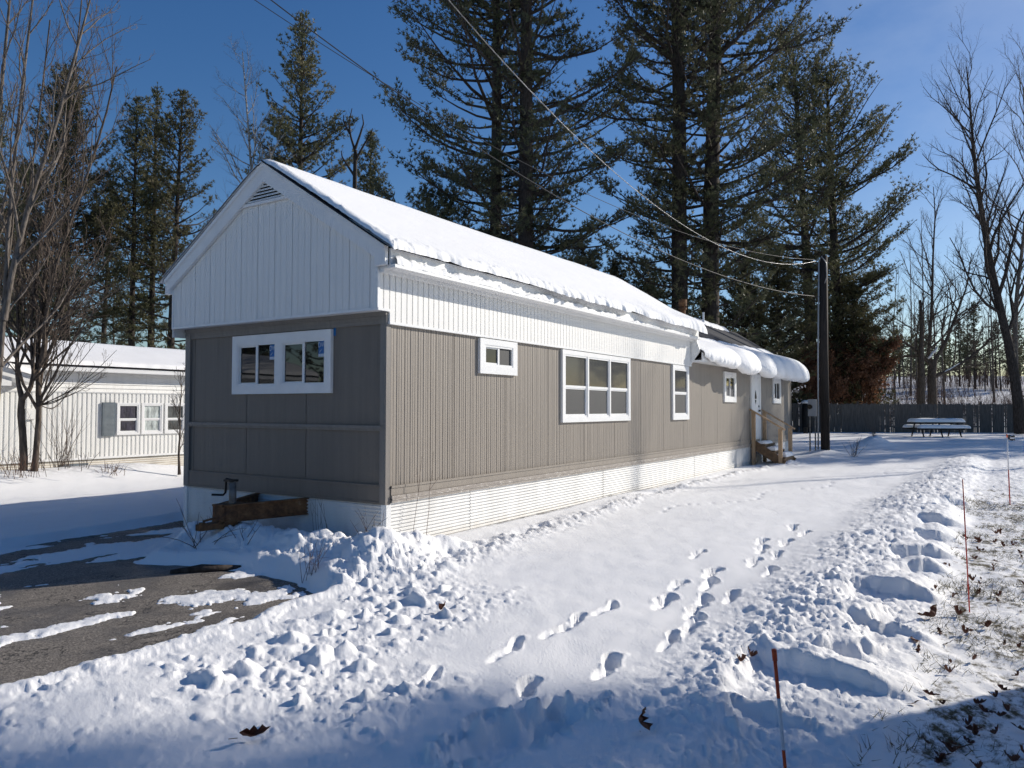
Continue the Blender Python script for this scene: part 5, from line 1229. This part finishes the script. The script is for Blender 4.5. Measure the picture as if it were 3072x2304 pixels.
# trees behind the viewer's left, seen mirrored in the end window
for k, (x, y) in enumerate([(-22, 24), (-30, 17), (-16, 33), (-34, 30), (-40, 12), (-13, 24), (-18, 17.5), (-24, 12), (-27, 20), (-20, 29), (-33, 9), (-12, 19)]):
    dup((pL, pZ, pY, pL, pL, pY, pZ, pY, pL, pL, pL, pZ)[k], (x, y, 0), k*1.4, .9, 'pine beyond the left edge, mirrored darkly in the end window', 'pines beyond the left edge')

# ------------------------------------------------------------------ dry stems and weeds
def stems(name, base, n, h, spread, m, label, seed, r=.0035, curl=.25, cat='weeds', rad=.12, twigs=True):
    rg = np.random.default_rng(seed); z = gz(base[0], base[1])
    o = empty(name, (base[0], base[1], z), label, cat)
    an = rg.uniform(0, 6.28, n); b = np.stack([rg.normal(0, rad*.5, n), rg.normal(0, rad*.5, n), np.full(n, -.04)], 1)
    L = h*rg.uniform(.5, 1.1, n); d = unit(np.stack([np.cos(an)*spread*rg.uniform(.2, 1.2, n), np.sin(an)*spread*rg.uniform(.2, 1.2, n), np.ones(n)], 1))
    pts = [b]; cur = b
    for j in range(5):
        d = unit(d+np.array([0, 0, -curl*.3])+rg.normal(0, .07, d.shape)); cur = cur+d*(L/5)[:, None]; pts.append(cur)
    P = np.stack(pts, 1); parts = [tubes(P, np.tile(np.linspace(r, r*.45, 6), (n, 1)), 4)]
    if twigs:
        b2 = P[:, 3]; d2 = unit(P[:, 4]-P[:, 3]+rg.normal(0, .06, b2.shape)); P2 = np.stack([b2, b2+d2*(L*.14)[:, None], b2+d2*(L*.28)[:, None]], 1); parts.append(tubes(P2, np.tile([[r*.6, r*.45, r*.3]], (n, 1)), 3))
    V, Q = merge(parts); quads('stem', V, Q, m, True, o, True); return o
def gpx(px, py, z=0.0):
    d = Fv+R2*(px-1536)/2225-U2*(py-1152)/2225; t = (z-CAM[2])/d[2]; q = CAM+d*t; return (float(q[0]), float(q[1]))
stems('dry_stems', gpx(925, 1728), 16, .42, .35, M['stem'], 'tuft of thin reddish dry stems at the driveway corner of the snow heap', 401, .003)
stems('dry_stems', gpx(600, 1652), 9, .62, .9, M['stem'], 'long arching dry stems in the shaded snow left of the tow hitch', 402, .0045, .5)
stems('dry_stems', gpx(735, 1655), 5, .4, .8, M['stem'], 'few short dark stems in the shaded snow below the tow hitch', 403, .004, .3)
stems('dry_stems', gpx(965, 1650), 7, .5, .12, M['twig'], 'upright pale stems in the snow heap before the end skirting', 404, .003)
stems('dry_stems', gpx(1130, 1650), 3, .5, .08, M['twig'], 'two or three upright stems against the skirting corner', 405, .003)
stems('dry_stems', (.42, -.2), 2, 1.05, .05, M['stem'], 'single tall dark stem standing before the side skirting', 406, .004, .05)
stems('dry_stems', gpx(1100, 1690), 8, .3, .5, M['stem'], 'short stems poking from the sunlit snow heap at the corner', 407, .0028)
stems('weeds', (1.55, 10.55), 26, 1.5, .38, M['twig'], 'tall pale bushy weeds in front of the white wall, right of the bare trees', 408, .005, .1)
stems('weeds', (.35, 9.9), 40, .55, .4, M['stem'], 'brown weeds around the feet of the bare trees', 409, .005, .1, rad=.5)
stems('weeds', (1.3, 10.2), 26, .45, .2, M['twig_dark'], 'short dark stubs and weeds beside the right bare trunk', 410, .007, .0, rad=.6)
stems('weeds', (2.1, 9.7), 22, .3, .6, M['stem'], 'low brown tuft of weeds before the white skirting', 411, .006, .2, rad=.25)
stems('weeds', gpx(2558, 1348, .25), 14, .75, .5, M['twig'], 'pale twiggy plant in the far yard right of the utility pole', 412, .006, .1)
stems('weeds', (27.6, -1.75), 14, .9, .7, M['twig'], 'sparse twigs on top of the small snow mound in the far yard', 413, .006, .2)
stems('weeds', (-.9, 1.9), 10, .3, .5, M['stem'], 'short stems at the snow edge under the tow hitch nose', 414, .003)
stems('weeds', gpx(2915, 1780), 40, .16, .7, M['grass'], 'yellowish grass tuft at the foot of the thin red stake', 415, .003, .3, rad=.2, twigs=False)
mb = MB(); a = gpx(640, 1690); g_ = gz(*a); mb.tube([(a[0]-.32, a[1]+.25, g_+.02), (a[0]-.1, a[1]+.05, g_+.05), (a[0]+.2, a[1]-.2, g_+.03)], [.03, .045, .03], 8)
tag(mb.build('log', M['bark_pine'], None, True), 'short dark log lying at the snow edge below the tow hitch', 'log')

# grass blades on the thin strip
rg = np.random.default_rng(95); nG = 26000
gx_ = rg.uniform(-3.6, 9, nG); gy_ = -5.35-np.abs(rg.normal(0, 1.3, nG)); z, g = height(gx_.copy(), gy_.copy())
keep = (g > .3) & (fbm(gx_*2.2, gy_*2.2, 4, 96) > .50); pos = np.stack([gx_, gy_, z-.01], 1)[keep]
d = unit(np.stack([rg.normal(0, .8, len(pos)), rg.normal(0, .8, len(pos)), np.full(len(pos), .5)], 1))
bl = blades(pos, d, rg, 1, .075, .005, .5); tag(quads('grass', bl[0], bl[1], M['grass']), kind='stuff')

# ------------------------------------------------------------------ fallen oak leaves
def leaf_mesh(seed, curl):
    rg = random.Random(seed); n = 7; V = []; F = []
    wds = [.08, .42, .2, .55, .24, .40, .10, .02]
    for i in range(n+1):
        t = i/n; x = t-.5; wv = wds[i]*.62*rg.uniform(.8, 1.2); zc = curl*(x*x)*1.6
        for s in (-1, -.5, 0, .5, 1):
            V.append((x*.13+(.018 if abs(s) == 1 else 0), s*wv*.13*.62, (zc+curl*.9*s*s*wv+rg.uniform(-.03, .03))*.13))
    for i in range(n):
        for j in range(4): a = i*5+j; F.append((a, a+5, a+6, a+1))
    b = len(V); V += [(-.065, -.002, .0), (-.065, .002, 0), (-.11, .002, .012), (-.11, -.002, .012)]; F.append((b, b+1, b+2, b+3))
    me = bpy.data.meshes.new('oak_leaf'); me.from_pydata(V, [], F); me.materials.append(M['leaf']); return me
LM = [leaf_mesh(k, c) for k, c in enumerate((.6, 1.3, .2, 1.0, 1.8))]
def put_leaf(x, y, k, rot, sc, label, group, dz=.012):
    o = bpy.data.objects.new('oak_leaf', LM[k % 5]); COL.objects.link(o); o.location = (x, y, gz(x, y)+dz); o.rotation_euler = rot; o.scale = (sc,)*3
    return tag(o, label, 'leaf', group)
fgp = 'fallen oak leaves'
put_leaf(*gpx(755, 2222), 3, (.75, 0, -.45), 1.0, 'dark curled oak leaf alone on the shaded snow at the lower left', fgp, .03)
put_leaf(*gpx(1915, 2185, .08), 4, (.3, -1.2, .9), .7, 'dark oak leaf standing on edge in the shaded front of the snow bank', fgp, .05)
put_leaf(*gpx(1322, 1840), 1, (.2, 0, .2), .8, 'reddish oak leaf on the sunlit smooth snow near the corner heap', fgp)
put_leaf(*gpx(2222, 1968, .1), 1, (.4, .2, 1.0), .6, 'oak leaf on the bank above the orange stake, left of a pair', fgp)
put_leaf(*gpx(2252, 1948, .1), 4, (.6, -.6, 2.0), .5, 'oak leaf on the bank above the orange stake, right of a pair', fgp, .03)
put_leaf(*gpx(2800, 1858), 3, (.5, .3, 2.4), 1.3, 'large dry leaf lying in the shaded shovel cut beside the thin red stake', fgp, .02)
put_leaf(*gpx(2745, 1930), 2, (.3, .1, .4), 1.1, 'red-brown leaf just right of the snow cuts in the sun', fgp)
rl_ = random.Random(31); n_ = 0
while n_ < 120:
    x = rl_.uniform(-3.4, 5.5); y = rl_.uniform(-7.6, -5.45)
    dxx = np.array([x-CAM[0], y-CAM[1]]); 
    if dxx@Rv[:2] > .72*(dxx@Fv[:2]): continue
    if rl_.random() > (1.0 if x < -1.2 else .42): continue
    shaded = x < -1.3
    put_leaf(x, y, n_, (rl_.gauss(0, .25), rl_.gauss(0, .25), rl_.uniform(0, 6.28)), rl_.uniform(.34, .72), 'dry oak leaf among those strewn over the thin snowy grass on the right', fgp); n_ += 1
